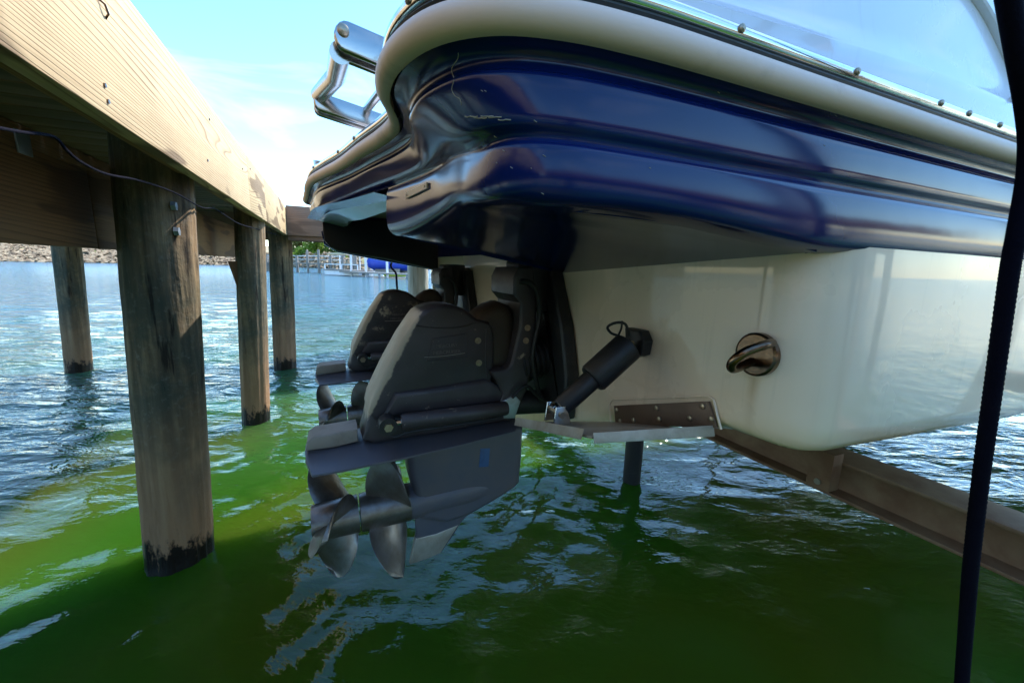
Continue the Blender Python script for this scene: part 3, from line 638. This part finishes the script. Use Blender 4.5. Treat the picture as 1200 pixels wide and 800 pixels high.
    b = MB(); b.slab([P2(x, y) for x, y in ((486, 628), (480, 659), (500, 653), (516, 646), (537, 612), (510, 622))], V0, .0098, s3, rnd=.006, steps=3); part(b, 'worn_skeg_tip', TAB)
    c = onv(568, 536, V0-.041); b = MB(); b.slab([(c.x-.017, c.z-.026), (c.x+.012, c.z-.03), (c.x+.016, c.z+.026), (c.x-.013, c.z+.03)], V0-.040, .0025, s3, rnd=.002); part(b, 'water_inlet', BLUEV)
    # propellers
    def prop(c0, ax, Lh, r0, r1, R, angs, hand, name='propeller'):
        b = MB(); b.tube([c0, c0 + ax*Lh*.1, c0+ax*Lh*.6, c0 + ax*Lh], [r0*.97, r0, (r0+r1)/2, r1], 32)
        up_ = Vector((0, 0, 1)); up_ = (up_ - ax*up_.dot(ax)).normalized(); sd2 = ax.cross(up_)
        b.tube([c0 + ax*.001, c0 + ax*.02], [r0*.78, r0*.7], 24)
        for a0_ in angs:
            n_r, n_c = 18, 10; fr, bk = [], []
            for i in range(n_r+1):
                t = math.sin(i/n_r*math.pi/2)**.9; r = (r0+r1)/2*.86 + (R-(r0+r1)/2*.86)*t; wd = .058 + .068*math.sin(math.pi*min(1, t*.8+.12))**1.0 if t < 1 else 0
                wd = (.088 + .07*math.sin(math.pi*.62*(t+.1)))*math.sqrt(max(0, 1-t**3.6)) + .002
                ph = math.atan2(.58, 2*math.pi*r)*1.0; sk_ = -.25*t*t
                f1, b1 = [], []
                for j in range(n_c+1):
                    s_ = (j/n_c-.5); x = s_*wd*math.sin(ph)*hand; tg = s_*wd*math.cos(ph)
                    camb = (.25-s_*s_)*.016*4*.7; xx = x + camb + t*(.01 if hand > 0 else -.03); aa = a0_ + tg/r + sk_*hand
                    thk = .0045*(1-t*.75)*math.sqrt(max(0, 1-(2*s_)**2)) + .0006
                    dirv = up_*math.cos(aa) + sd2*math.sin(aa); o = c0 + ax*(Lh*.52 + xx); f1.append(o + dirv*r + ax*thk); b1.append(o + dirv*r - ax*thk)
                fr.append(f1); bk.append(b1)
            b.grid([f + g[::-1] for f, g in zip(fr, bk)], close=True)
            k0 = len(b.v); m2 = 2*(n_c+1); b.f.append(tuple(k0-m2+i for i in range(m2)))
        return part(b, name, BRONZE, sharp=45, org=c0)
    pr = onv(366, 613, V0); e1 = ax0; axp = (e1-pr).normalized(); Lp = (e1-pr).length
    d2 = rad
    prop(pr + axp*Lp*.47, axp, Lp*.52, .050, .050, .180, [d2(38), d2(158), d2(278)], 1)
    prop(pr, axp, Lp*.455, .046, .049, .178, [d2(58), d2(176), d2(296)], -1, 'propeller')
    fz = VF - .0012
    fq = [onv(x, y, fz) for x, y in ((507, 397), (546, 391), (548, 418), (500, 423))]
    for a_, b_ in zip(fq, fq[1:] + fq[:1]): part(MB().tube([a_, b_], .0011, 6), 'label_frame', DRV, org=a_)
    part(MB().tube(spline([onv(x, y, fz) for x, y in ((486, 381), (510, 384), (540, 383), (560, 378), (578, 383))], 4), .0016, 6), 'casting_seam', DRV)
    part(MB().tube(spline([onv(x, y, fz-.001) for x, y in ((497, 418.5), (520, 417), (545, 413.5))], 4), .0009, 5), 'scratch', TAB)
    part(MB().tube(spline([onv(x, y, fz) for x, y in ((570, 385), (569, 420), (571, 444))], 4), .0016, 6), 'casting_seam', DRV)
    b = MB(); b.slab([P2(x, y, V0-.088) for x, y in ((589, 470), (603, 462), (610, 470), (603, 490), (590, 490))], V0-.082, .008, s3, rnd=.003); part(b, 'chipped_blue_corner', GALV)
    part(MB().tube(spline([onv(x, y, V0-.085) for x, y in ((450, 505), (462, 512), (480, 506), (520, 500), (560, 494), (598, 487))], 4), .0035, 8), 'hydraulic_hose', RUB)
    part(MB().tube(spline([onv(x, y, V0-.1) for x, y in ((600, 466), (616, 452), (628, 462), (640, 470))], 5), .0045, 8), 'hydraulic_hose', RUB)
    # raised lettering on the cowl
    for txt, px, py, sz in (('MERCURY', 524, 405, .0125), ('MERCRUISER', 524, 412.5, .0125)):
        fc = bpy.data.curves.new('lettering', 'FONT'); fc.body = txt; fc.size = sz; fc.align_x = 'CENTER'; fc.align_y = 'CENTER'; fc.extrude = .0012; fc.resolution_u = 2
        fo = bpy.data.objects.new('lettering', fc); S.collection.objects.link(fo); bpy.context.view_layer.update()
        me = bpy.data.meshes.new_from_object(fo); bpy.data.objects.remove(fo)
        c = onv(px, py, V0-.0675); c2 = onv(px+20, py-1.5, V0-.0675); ang = math.atan2(c2.z-c.z, c2.x-c.x)
        mo = bpy.data.objects.new('lettering', me); S.collection.objects.link(mo); me.materials.clear(); me.materials.append(LET)
        mo.parent = main; mo.location = c - org; mo.rotation_euler = Matrix.Rotation(0, 3, 'X').to_euler()
        mo.matrix_local = Matrix.Translation(c-org) @ Matrix.Rotation(-ang, 4, 'Y') @ Matrix.Rotation(rad(90), 4, 'X')
    return main
LET = m_dirty('embossed_lettering', (.16, .13, .125), (.05, .04, .04), .4, 60)
# worn edge offset for the housing material, in the drive's own coordinates
_a = Vector(P2(431, 484, V0-.065)) - Vector((.28, -.40)); _b = Vector(P2(485, 376, V0-.065)) - Vector((.28, -.40))
_d = (_b-_a).normalized(); _n = Vector((_d.y, -_d.x))            # points forward
_w = _a.dot(_n) + .0065
for nd in list(DRV.node_tree.nodes) + list(DRV2.node_tree.nodes):
    if nd.type == 'MATH' and nd.operation == 'MULTIPLY' and abs(nd.inputs[1].default_value-.87) < 1e-4: nd.inputs[1].default_value = _n.x
    if nd.type == 'MATH' and nd.operation == 'MULTIPLY' and abs(nd.inputs[1].default_value+.47) < 1e-4: nd.inputs[1].default_value = _n.y
    if nd.type == 'MATH' and nd.operation == 'SUBTRACT' and not nd.inputs[1].is_linked and nd.inputs[1].default_value == 0 and nd.inputs[0].is_linked: nd.inputs[1].default_value = _w
dr = outdrive()
def copy_tree(o, parent):
    c = o.copy(); S.collection.objects.link(c); c.parent = parent
    for ch in list(o.children): copy_tree(ch, c)
    return c
dr2 = copy_tree(dr, boat); dr2.location = dr.location + Vector((.0, .80, -.012)); dr2['label'] = 'far outdrive with more peeling paint behind the near one'
dr2.material_slots[0].link = 'OBJECT'; dr2.material_slots[0].material = DRV2
dr['label'] = 'near outdrive, black with a worn primer edge and raised lettering'
# ------------------------------------------------ trim tab
hs_, hp_ = Vector((.594, .472, -.268)), Vector((.594, .745, -.352))
sa = onv(694, 511, .472); pa = onv(606, 494, .745)
def sheet(q, t=.004): return MB().add([*q, *[p - Vector((0, 0, t)) for p in q]], [(0,1,2,3), (7,6,5,4), (0,4,5,1), (1,5,6,2), (2,6,7,3), (3,7,4,0)])
tab = sheet([hs_, hp_, pa, sa]).build('trim_tab', TAB, boat, label='metal trim tab under the transom')
up3 = lambda p, d: p + Vector((0, 0, d))
sheet([sa + Vector((0, -.002, .006)), sa + Vector((0, -.006, -.006)), hs_ + Vector((0, -.006, -.006)), hs_ + Vector((0, -.002, .010))], .003).build('tab_side_lip', TAB, tab)
d0 = (pa-sa).normalized()
sheet([sa + d0*.02 + Vector((-.002, 0, .010)), sa + d0*.02 + Vector((-.006, 0, -.004)), pa + Vector((-.006, 0, -.004)), pa + Vector((-.002, 0, .010))], .003).build('tab_aft_lip', TAB, tab)
hq = [onu(x, y, .594) for x, y in ((720, 475), (831, 470), (841, 501), (722, 498))]
b = MB(); b.slab([(q.y, q.z) for q in hq], .5945, .003, lambda x, y, c: (c, x, y), rnd=.002, steps=2); b.build('hinge_plate', TABB, tab)
rim = [onu(x, y, .597) for x, y in ((716, 500), (714, 473), (718, 468), (830, 464), (836, 468), (845, 503))]
MB().tube(rim, .0022, 8).build('pocket_rim', WHITE, boat)
for px, py in ((723, 480), (770, 478), (824, 476), (727, 493), (743, 492), (773, 491), (809, 490), (834, 491)):
    c = onu(px, py, .5915); MB().tube([c, c - Vector((.003, 0, 0)), c - Vector((.004, 0, 0))], [.0055, .005, .002], 8).build('rivet', BOLT, tab, org=c)
up_a = onu(738, 404, .545); lo_a = onv(652, 482, .655)
ac = (up_a-lo_a)
act = MB().tube([lo_a + ac*.06, lo_a + ac*.075, lo_a+ac*.47, lo_a+ac*.475, lo_a + ac*.50, lo_a + ac*.97, lo_a+ac*1.0], [.0175, .0195, .0205, .028, .031, .0315, .021], 24).build('tab_actuator', RUB, boat, label='black two-diameter hydraulic trim tab ram')
b = MB(); b.slab([(.707, -.135), (.66, -.135), (.645, -.155), (.65, -.185), (.675, -.195), (.70, -.18)], .585, .014, lambda x, y, c: (c, x, y), rnd=.006)
q = onu(745, 402, .575); dv = Vector((0, q.y-.672, q.z+.163)); b.v = [tuple(Vector(p)+dv) for p in b.v]; b.build('ram_bracket', DARK, act)
c = onu(741, 402, .548); MB().tube([c, c-Vector((.008, .002, 0))], .005, 10).build('bracket_pin', BOLT, act)
MB().tube(spline([onu(737, 393, .55), onu(733, 380, .54), onu(722, 378, .53), onu(712, 383, .52), onu(716, 390, .52), onu(724, 393, .53)], 5), .0028, 6).build('zip_tie', RUB, act)
MB().tube(spline([onu(724, 394, .54), onu(728, 385, .54), onu(729, 376, .54)], 4), .0022, 6).build('zip_tie', RUB, act)
b = MB(); b.slab([(lo_a.x-.012, lo_a.z+.016), (lo_a.x+.01, lo_a.z+.016), (lo_a.x+.024, lo_a.z-.022), (lo_a.x-.016, lo_a.z-.022)], lo_a.y-.017, .0025, s3, rnd=.002)
b.slab([(lo_a.x-.012, lo_a.z+.016), (lo_a.x+.01, lo_a.z+.016), (lo_a.x+.024, lo_a.z-.022), (lo_a.x-.016, lo_a.z-.022)], lo_a.y+.017, .0025, s3, rnd=.002); b.build('clevis', CHROME, act)
MB().tube([lo_a + Vector((0, -.024, 0)), lo_a + Vector((0, .024, 0))], .0065, 12).build('clevis_pin', BOLT, act)
MB().tube([lo_a, lo_a + ac*.1], .010, 14).build('ram_tip', CHROME, act)
# ------------------------------------------------ stern eye
c = onu(888, 415, .597); r = .0335
eye = MB().tube([c + Vector((.003, 0, 0)), c - Vector((.006, 0, 0)), c - Vector((.008, 0, 0)), c - Vector((.008, 0, 0))], [r, r, r*.9, r*.88], 40).build('stern_eye', DARKST, boat, label='round tarnished stern eye plate on the white transom')
lp_ = [onu(905, 402, .588), onu(893, 405, .560), onu(872, 413, .535), onu(858, 425, .528), onu(860, 432, .540), onu(880, 424, .588)]
MB().tube(spline(lp_, 6), .0068, 14).build('eye_loop', CHROME if 0 else DARKST, eye)
# ------------------------------------------------ boarding ladder (stainless), folded out over the platform's edge
lad = None
def bar(p0, p1, w, h): 
    p0, p1 = Vector(p0), Vector(p1); d = (p1-p0).normalized(); s_ = Vector((0, 1, 0)); n_ = d.cross(s_).normalized(); b = MB(); rows_ = []
    for t, k in ((0, 1), (.9, 1), (.96, .85), (1.0, .5)):
        c = p0.lerp(p1, t); rr_ = []
        for a in range(16):
            an = 2*math.pi*a/16; ca, sa_ = math.cos(an), math.sin(an); rr_.append(c + s_*w*math.copysign(abs(ca)**.5, ca) + n_*h*k*math.copysign(abs(sa_)**.7, sa_))
        rows_.append(rr_)
    b.grid(rows_, close=True); b.f.append(tuple(range(16))); n0 = len(b.v); b.f.append(tuple(n0-16+i for i in range(16))); return b
va, vb = .80, 1.10
pA0, pA1 = onv(520, 92, va), onv(391, 38, va); pB0, pB1 = onv(470, 152, vb), onv(367, 117, vb)
def flat(p0, p1, h, t, name, par, **k):
    p0, p1 = Vector(p0), Vector(p1); d = (p1-p0).normalized(); nrm = Vector((-d.z, 0, d.x)); out = [p0 + nrm*h, p0 - nrm*h]
    for i in range(9): a = -math.pi/2 + math.pi*i/8; out.append(p1 - d*h*.8 + d*h*.8*math.cos(a) + nrm*h*math.sin(a))
    b = MB(); b.slab([(q.x, q.z) for q in out], p0.y, t, s3, rnd=t*.8, steps=3); return b.build(name, STEEL, par, **k)
lad = flat(pA0, pA1, .024, .006, 'boarding_ladder', boat, label='folded stainless boarding ladder at the platform edge')
flat(pA0 + Vector((0, .03, -.004)), pA1 + Vector((0, .03, -.004)), .022, .005, 'ladder_rail', lad)
flat(pB0, pB1, .020, .006, 'ladder_rail', lad); flat(pB0 + Vector((0, .03, -.004)), pB1 + Vector((0, .03, -.004)), .018, .005, 'ladder_rail', lad)
ra, rb = onv(399, 62, va+.015), onv(374, 112, vb+.01)
MB().tube([ra, ra.lerp(rb, .45) + Vector((.012, 0, 0)), rb], .0175, 18).build('rung', STEEL, lad)
ra, rb = onv(470, 78, va), onv(430, 128, vb); MB().tube([ra, rb], .009, 14).build('rung', STEEL, lad)
for q, h_ in ((pA1, .019), (pB1, .017)):
    MB().tube([q + Vector((.022, -.004, -.006)), q + Vector((.022, .032, -.006))], h_, 18).build('end_socket', DARK, lad)
c = onv(402, 36, va-.006); MB().tube([c, c - Vector((0, .004, 0)), c-Vector((0, .007, 0))], [.0095, .009, .004], 16).build('screw', BOLT, lad)
# ------------------------------------------------------------------ boat lift
lift = thing('boat_lift', 'weathered steel boat lift with a cross beam below the white hull', 'boat lift', (1.75, .2, -H))
def ibeam(u, z, v0=-.45, v1=3.4, h=.150, w=.15):
    b = MB(); b.box((u-w/2, v0, z-.012), (u+w/2, v1, z), .002); b.box((u-w/2, v0, z-h), (u+w/2, v1, z-h+.012), .002); b.box((u-.006, v0, z-h+.010), (u+.006, v1, z-.010)); return b
ibeam(1.80, -.684).build('cross_beam', RUST, lift, label='brown I-beam crossing under the hull'); ibeam(4.3, -.68).build('cross_beam', RUST, lift)
for v in (.95, 1.99):
    MB().box((2.6, v-.045, -.678), (5.2, v+.045, -.60), .01).build('bunk', RUB, lift)
c = onu(970, 552, 1.715)
b = MB(); b.box((1.66, c.y-.04, c.z-.055), (1.666, c.y+.04, c.z+.09)); b.box((1.666, c.y-.04, c.z-.055), (1.72, c.y-.035, c.z+.09)); b.box((1.666, c.y+.035, c.z-.055), (1.72, c.y+.04, c.z+.09)); b.build('channel_bracket', RUST, lift)
MB().tube([(1.655, c.y, c.z-.03), (1.668, c.y, c.z-.03)], .012, 10).build('bolt', BOLT, lift)
for v in (-.5, 3.45):
    for u in (1.80, 4.3): MB().box((u-.05, v-.05, -H-1.2), (u+.05, v+.05, 1.0 if v > 0 else .9), .006).build('post', RUST, lift)
q = onz(740, 563, -H)
MB().tube([(q.x, q.y, -H-1.2), (q.x, q.y, -.70)], .052, 18).build('centre_post', RUB, lift, label='thick black post standing in the water behind the trim tab')
# ------------------------------------------------------------------ ropes
rp_ = [onv(x, y, .22) for x, y in ((1176, -40), (1182, 0), (1192, 60), (1202, 120), (1206, 165), (1202, 215), (1191, 275), (1183, 319), (1166, 440), (1150, 555), (1138, 660), (1133, 720), (1127, 800), (1122, 870))]
pts = spline(rp_, 40); e = pts[-1]; e2 = Vector((e.x-.05, e.y, -H-.3)); n_ = 60; pts += [e.lerp(e2, i/n_) for i in range(1, n_+1)]; st_ = pts[0]; pts = [Vector((st_.x-.02, st_.y, 1.15)).lerp(st_, i/30) for i in range(30)] + pts
b = MB(); L_ = 0; o, rr_ = [], []
for i, p in enumerate(pts): o.append(p); rr_.append(.0086 + .0007*(i % 2))
b.tube(o, rr_, 14)
tag(b.build('rope', ROPE, None, org=rp_[0], sharp=80), 'thick dark navy rope hanging down the right edge in front of the hull', 'rope')
rl = [(.95, 3.05, .5), onv(464, 300, 3.1), onv(464.5, 322, 3.1), onv(466, 345, 3.1), onv(470, 372, 3.1)]
rl.append(Vector((rl[-1].x+.02, 3.12, -H-.2)))
tag(MB().tube(spline(rl, 6), .0075, 8).build('mooring_line', ROPE, None, org=rl[1]), 'thin dark mooring line dropping to the water beyond the far outdrive', 'rope')
# ------------------------------------------------------------------ far shore
def wpt(px, dist, z=0):                  # world point: bearing from the photograph, distance in metres
    d = ray(px, 310); k = dist/math.hypot(d.x, d.y); return Vector((d.x*k, d.y*k, z))
def wobj(name, vs, fs, mat, loc=(0,0,0), parent=None, smooth=False):
    me = bpy.data.meshes.new(name); me.from_pydata([tuple(v) for v in vs], [], fs); me.materials.append(mat)
    o = bpy.data.objects.new(name, me); S.collection.objects.link(o); o.location = loc; o.parent = parent
    if smooth:
        for p in me.polygons: p.use_smooth = True
    return o
BANK = Mt('sandy_bank', (.3, .2, .12), .95); _v = BANK.co(); BANK.color(BANK.ramp(BANK.noise(_v, .3, 5), [(.35, (.16, .2, .07)), (.5, (.3, .22, .13)), (.7, (.42, .3, .2))]))
ROCK = Mt('riprap_rock', (.35, .31, .26), .9); _v = ROCK.co(); ROCK.color(ROCK.ramp(ROCK.noise(_v, 1.2, 3), [(.3, (.08, .055, .035)), (.5, (.26, .19, .12)), (.7, (.42, .33, .22))]))
rows_ = []
bear = [(-1400, 130), (-700, 125), (-300, 122), (-60, 120), (60, 121), (140, 124), (260, 128), (330, 120), (420, 95), (520, 85), (640, 90), (900, 120), (1300, 180), (2200, 300)]
bl = spline([wpt(x, d) for x, d in bear], 10)
for k, (add, z) in enumerate(((0, -.6), (1.5, .3), (5, 1.6), (9, 2.6), (30, 3.2), (90, 6), (220, 11))):
    rows_.append([p*(1+add/p.length) + Vector((0, 0, z + (noise.noise(p*.05+Vector((k, 0, 0)))*(.3 + z*.25)))) for p in bl])
b = MB(); b.grid(rows_); tag(wobj('shore_bank', b.v, b.f, BANK.m, smooth=True), 'sandy far shore bank', kind='structure')
# riprap: thousands of little stones on the bank, one mass
vs, fs = [], []; rr_ = random.Random(3)
for i in range(5200):
    t = rr_.random()**1*.62; j = t*(len(bl)-1); j0 = int(j); p = bl[j0].lerp(bl[min(j0+1, len(bl)-1)], j-j0); k = rr_.random(); a = p*(1+(k*7.5)/p.length); z = .0 + k*3.6; s_ = .25 + rr_.random()*.38; n0 = len(vs)
    for c in ((1,0,0),(-1,0,0),(0,1,0),(0,-1,0),(0,0,1),(0,0,-1)): vs.append(a + Vector((c[0]*s_*rr_.uniform(.6, 1.3), c[1]*s_*rr_.uniform(.6, 1.3), z + c[2]*s_*rr_.uniform(.5, .9))))
    fs += [tuple(n0+q for q in f) for f in ((0,2,4),(2,1,4),(1,3,4),(3,0,4),(2,0,5),(1,2,5),(3,1,5),(0,3,5))]
tag(wobj('riprap', vs, fs, ROCK.m), 'tan riprap stones along the far shoreline', 'stones', kind='stuff')
def leafm(name, c1, c2):
    m = Mt(name, c1, .7); g = m.noise(m.co(), .9, 3); c = m.ramp(g, [(.35, c1), (.65, c2)]); m.color(c)
    t = m.n('BsdfTranslucent'); m.l(c, t.inputs[0]); x = m.n('MixShader'); x.inputs[0].default_value = .5; m.l(m.b.outputs[0], x.inputs[1]); m.l(t.outputs[0], x.inputs[2])
    m.l(x.outputs[0], m.t.nodes['Material Output'].inputs[0]); return m.m
LEAFS = [leafm('foliage_bright', (.1, .19, .02), (.2, .32, .04)), leafm('foliage_mid', (.06, .14, .03), (.1, .22, .05)), leafm('foliage_olive', (.1, .13, .04), (.16, .2, .07))]
BARK = Mt('bark', (.1, .07, .05), .9).m
def tree(px, dist, h, wd, k, label, seed):
    r = random.Random(seed); base = wpt(px, dist, 3.0)
    t = bpy.data.objects.new('tree', None); S.collection.objects.link(t); t.location = base; tag(t, label, 'tree', 'trees on the far shore')
    b = MB(); b.tube([(0, 0, -1.5), (.1, 0, h*.4), (0, .1, h*.85)], [.28, .2, .06], 7)
    for i in range(5): a = r.random()*6.28; z = h*(.35+.1*i); b.tube([(0, 0, z), (math.cos(a)*wd*.5, math.sin(a)*wd*.5, z+h*.14)], [.1, .03], 5)
    wobj('trunk', b.v, b.f, BARK, parent=t); vs, fs = [], []
    cl = [(Vector((r.gauss(0, .42)*wd, r.gauss(0, .42)*wd, h*(.02+.9*r.random()))), r.uniform(.22, .42)*wd) for _ in range(17)]
    for i in range(2600):
        c, s_ = r.choice(cl); d = Vector((r.gauss(0, 1), r.gauss(0, 1), r.gauss(0, .8))).normalized()*s_*(r.random()**.35); p = c + d; q = .16 + r.random()*.2
        a = Vector((r.gauss(0, 1), r.gauss(0, 1), r.gauss(0, 1))).normalized(); e = a.orthogonal().normalized(); n0 = len(vs); vs += [p+a*q, p+e*q, p-a*q, p-e*q]; fs.append((n0, n0+1, n0+2, n0+3))
    wobj('crown', vs, fs, LEAFS[k], parent=t)
for i, (px, dist, h, wd, k, lb) in enumerate(((338, 135, 11, 4, 2, 'olive tree partly hidden behind the third dock pile'), (352, 130, 10, 4.2, 2, 'olive green tree left of the bright one on the far shore'), (369, 122, 10, 4.5, 0, 'brightest yellow green tree on the far shore'),
        (385, 128, 9.5, 4, 1, 'mid green tree right of the brightest tree on the far shore'), (401, 118, 9.5, 4.2, 0, 'rounded light green tree above the far pontoon boat'), (414, 122, 10, 4, 1, 'darker green tree at the hull edge on the far shore'), (440, 125, 10, 4.2, 1, 'tree hidden behind the hull recess on the far shore'),
        (-60, 150, 9, 4, 1, 'tree out of frame at far left shore'), (470, 120, 10, 4.4, 0, 'bright tree hidden behind the boat on the far shore'), (20, 160, 8, 4, 2, 'olive tree hidden behind the brown stringer'))): tree(px, dist, h, wd, k, lb, 40+i)
# unseen wooded bank added behind the camera to block sky reflected in the hull
nb = [Vector((26*math.cos(rad(a))*k_, 26*math.sin(rad(a))*k_, 0)) for a, k_ in ((-168, 1.5), (-150, 1.2), (-130, 1.05), (-110, 1), (-90, 1), (-70, 1), (-50, 1.05), (-32, 1.2), (-18, 1.5), (-8, 2.2))]
nb = spline(nb, 5); b = MB(); b.grid([[p*f + Vector((0, 0, z)) for p in nb] for f, z in ((.97, -.6), (1.02, .5), (1.15, 1.6), (1.6, 3), (3, 5))]); tag(wobj('added_near_bank', b.v, b.f, BANK.m, smooth=True), 'unseen wooded bank added behind the camera for the hull reflections', kind='structure')
vs, fs = [], []; r = random.Random(77)
for i in range(26000):
    j = r.random()*(len(nb)-1); p = nb[int(j)]*(1.1 + r.random()*.35); hh = 2.6 + 2.0*noise.noise(p*.25) ; q = .25 + r.random()*.4
    p = p + Vector((r.gauss(0, .6), r.gauss(0, .6), 1.2 + hh*r.random()**.8)); a = Vector((r.gauss(0, 1), r.gauss(0, 1), r.gauss(0, 1))).normalized(); e = a.orthogonal().normalized(); n0 = len(vs); vs += [p+a*q, p+e*q, p-a*q, p-e*q]; fs.append((n0, n0+1, n0+2, n0+3))
tag(wobj('sky_block_woodland', vs, fs, LEAFS[1]), 'dense woodland added unseen behind the camera to block reflected sky', 'trees', kind='stuff')
# far dock with its own piles, rails and boats
GREY = m_dirty('weathered_grey_wood', (.26, .23, .2), (.14, .12, .1), .85, 2); WMET = m_dirty('white_metal', (.75, .75, .76), (.4, .4, .4), .4, 2)
def wthing(name, label, cat, loc, ang, group=None):
    t = bpy.data.objects.new(name, None); S.collection.objects.link(t); t.location = loc; t.rotation_euler = (0, 0, ang); return tag(t, label, cat, group)
def wb(t, name, mat, boxes, label=None):
    b = MB()
    for x in boxes: b.box(*x)
    o = wobj(name, b.v, b.f, mat, parent=t)
    if label: o['label'] = label
    return o
p0, p1 = wpt(335, 62), wpt(432, 50); ln = (p1-p0).length; ang = math.atan2(p1.y-p0.y, p1.x-p0.x)
fdk = wthing('far_dock', 'grey wooden far dock on tall piles behind the water', 'dock', p0, ang)
wb(fdk, 'deck', GREY, [((-6, -.7, 1.05), (ln+1, .7, 1.2))]); wb(fdk, 'handrail', WMET, [((-6, -.7, 2.0), (ln*.8, -.64, 2.07)), ((-6, -.7, 1.6), (ln*.8, -.64, 1.65))])
i = 0
for x in np.arange(-5, ln+1, 2.1):
    for y in (-.75, .75):
        c = MB(); c.tube([(x, y, -1), (x, y, 2.1 if i % 3 else 2.8)], .14, 8); wobj('pile', c.v, c.f, GREY, parent=fdk); i += 1
q0 = wpt(404, 50); lf = wthing('pontoon_boat', 'small pontoon boat with a tan canopy at the far dock', 'boat', wpt(407, 47), ang+.1)
wb(lf, 'pontoon', WMET, [((-2.2, -1, .05), (2.4, -.5, .5)), ((-2.2, .5, .05), (2.4, 1, .5))]); wb(lf, 'deck', GREY, [((-2.2, -1.1, .5), (2.5, 1.1, .62))]); wb(lf, 'railing', WMET, [((-2.1, -1.08, 1.1), (2.4, -1.04, 1.18)), ((-2.1, -1.08, .62), (-2.0, -1.0, 1.18)), ((.2, -1.08, .62), (.3, -1.0, 1.18)), ((2.3, -1.08, .62), (2.4, -1.0, 1.18)), ((-2.1, 1.0, .62), (-2.0, 1.08, 2.2)), ((.7, 1.0, .62), (.78, 1.08, 2.2))])
wb(lf, 'canopy', m_dirty('tan_canvas', (.55, .45, .3), (.4, .3, .2), .9, 2), [((-1.6, -1.1, 2.1), (1.0, 1.1, 2.2)), ((-1.2, -1.0, 2.2), (.6, 1.0, 2.32))])
bl_ = wthing('far_boat_lift', 'white framed lift rack at the far dock', 'boat lift', wpt(424, 46), ang-.05)
fr = []
for x in (0, 2.2, 5.2, 8.2):
    for y in (-1.3, 1.3): fr.append(((x-.08, y-.08, -1), (x+.08, y+.08, 2.6)))
fr += [((-.1, -1.35, .35), (8.4, -1.25, .5)), ((-.1, 1.25, .35), (8.4, 1.35, .5)), ((-.1, -1.35, 2.5), (8.4, -1.28, 2.6))]
wb(bl_, 'frame', WMET, fr); wb(bl_, 'catwalk', GREY, [((-1, -2.0, .35), (9, -1.4, .48))])
BLUE = m_dirty('blue_boat_cover', (.01, .05, .42), (.01, .03, .25), .6, 1.5)
def hull(t, L0, wd, h, mat, z):
    sec = []
    for k in range(9):
        x = L0*k/8; ww = wd*(1 - (k/8)**3); sec.append([(x, -ww, z+h*.8), (x, -ww*.85, z+h*.3), (x, 0, z + h*.25*(k/8)**2), (x, ww*.85, z+h*.3), (x, ww, z+h*.8), (x, ww*.5, z+h*1.25-.1*k/8), (x, -ww*.5, z+h*1.25-.1*k/8)])
    b = MB(); b.grid(sec, close=True); b.f.append(tuple(range(7))); return wobj('covered_hull', b.v, b.f, mat, parent=t, smooth=True)
c1 = wthing('covered_boat', 'boat under a bright blue cover on the far lift, nearer the tan canopy', 'boat', wpt(440, 45.5, .55), ang-.05, 'blue covered boats on the far lift'); hull(c1, 5.0, 1.1, 1.3, BLUE, 0); wb(c1, 'cradle', GREY, [((.5, -.5, -.15), (4, -.4, .3)), ((.5, .4, -.15), (4, .5, .3))])
c2 = wthing('covered_boat', 'second boat under a blue cover, just left of the pale pile', 'boat', wpt(466, 44, .45), ang-.05, 'blue covered boats on the far lift'); hull(c2, 4.2, 1.0, 1.2, BLUE, 0); wb(c2, 'cradle', GREY, [((.5, -.5, -.15), (3.4, -.4, .3))])
kz = wthing('kayak', 'small yellow green kayak floating below the blue covered boats', 'kayak', wpt(452, 43, .05), ang); kb = hull(kz, 2.6, .35, .35, m_dirty('lime_plastic', (.45, .55, .06), (.3, .4, .05), .5, 3), 0); kb.name = 'kayak_hull'
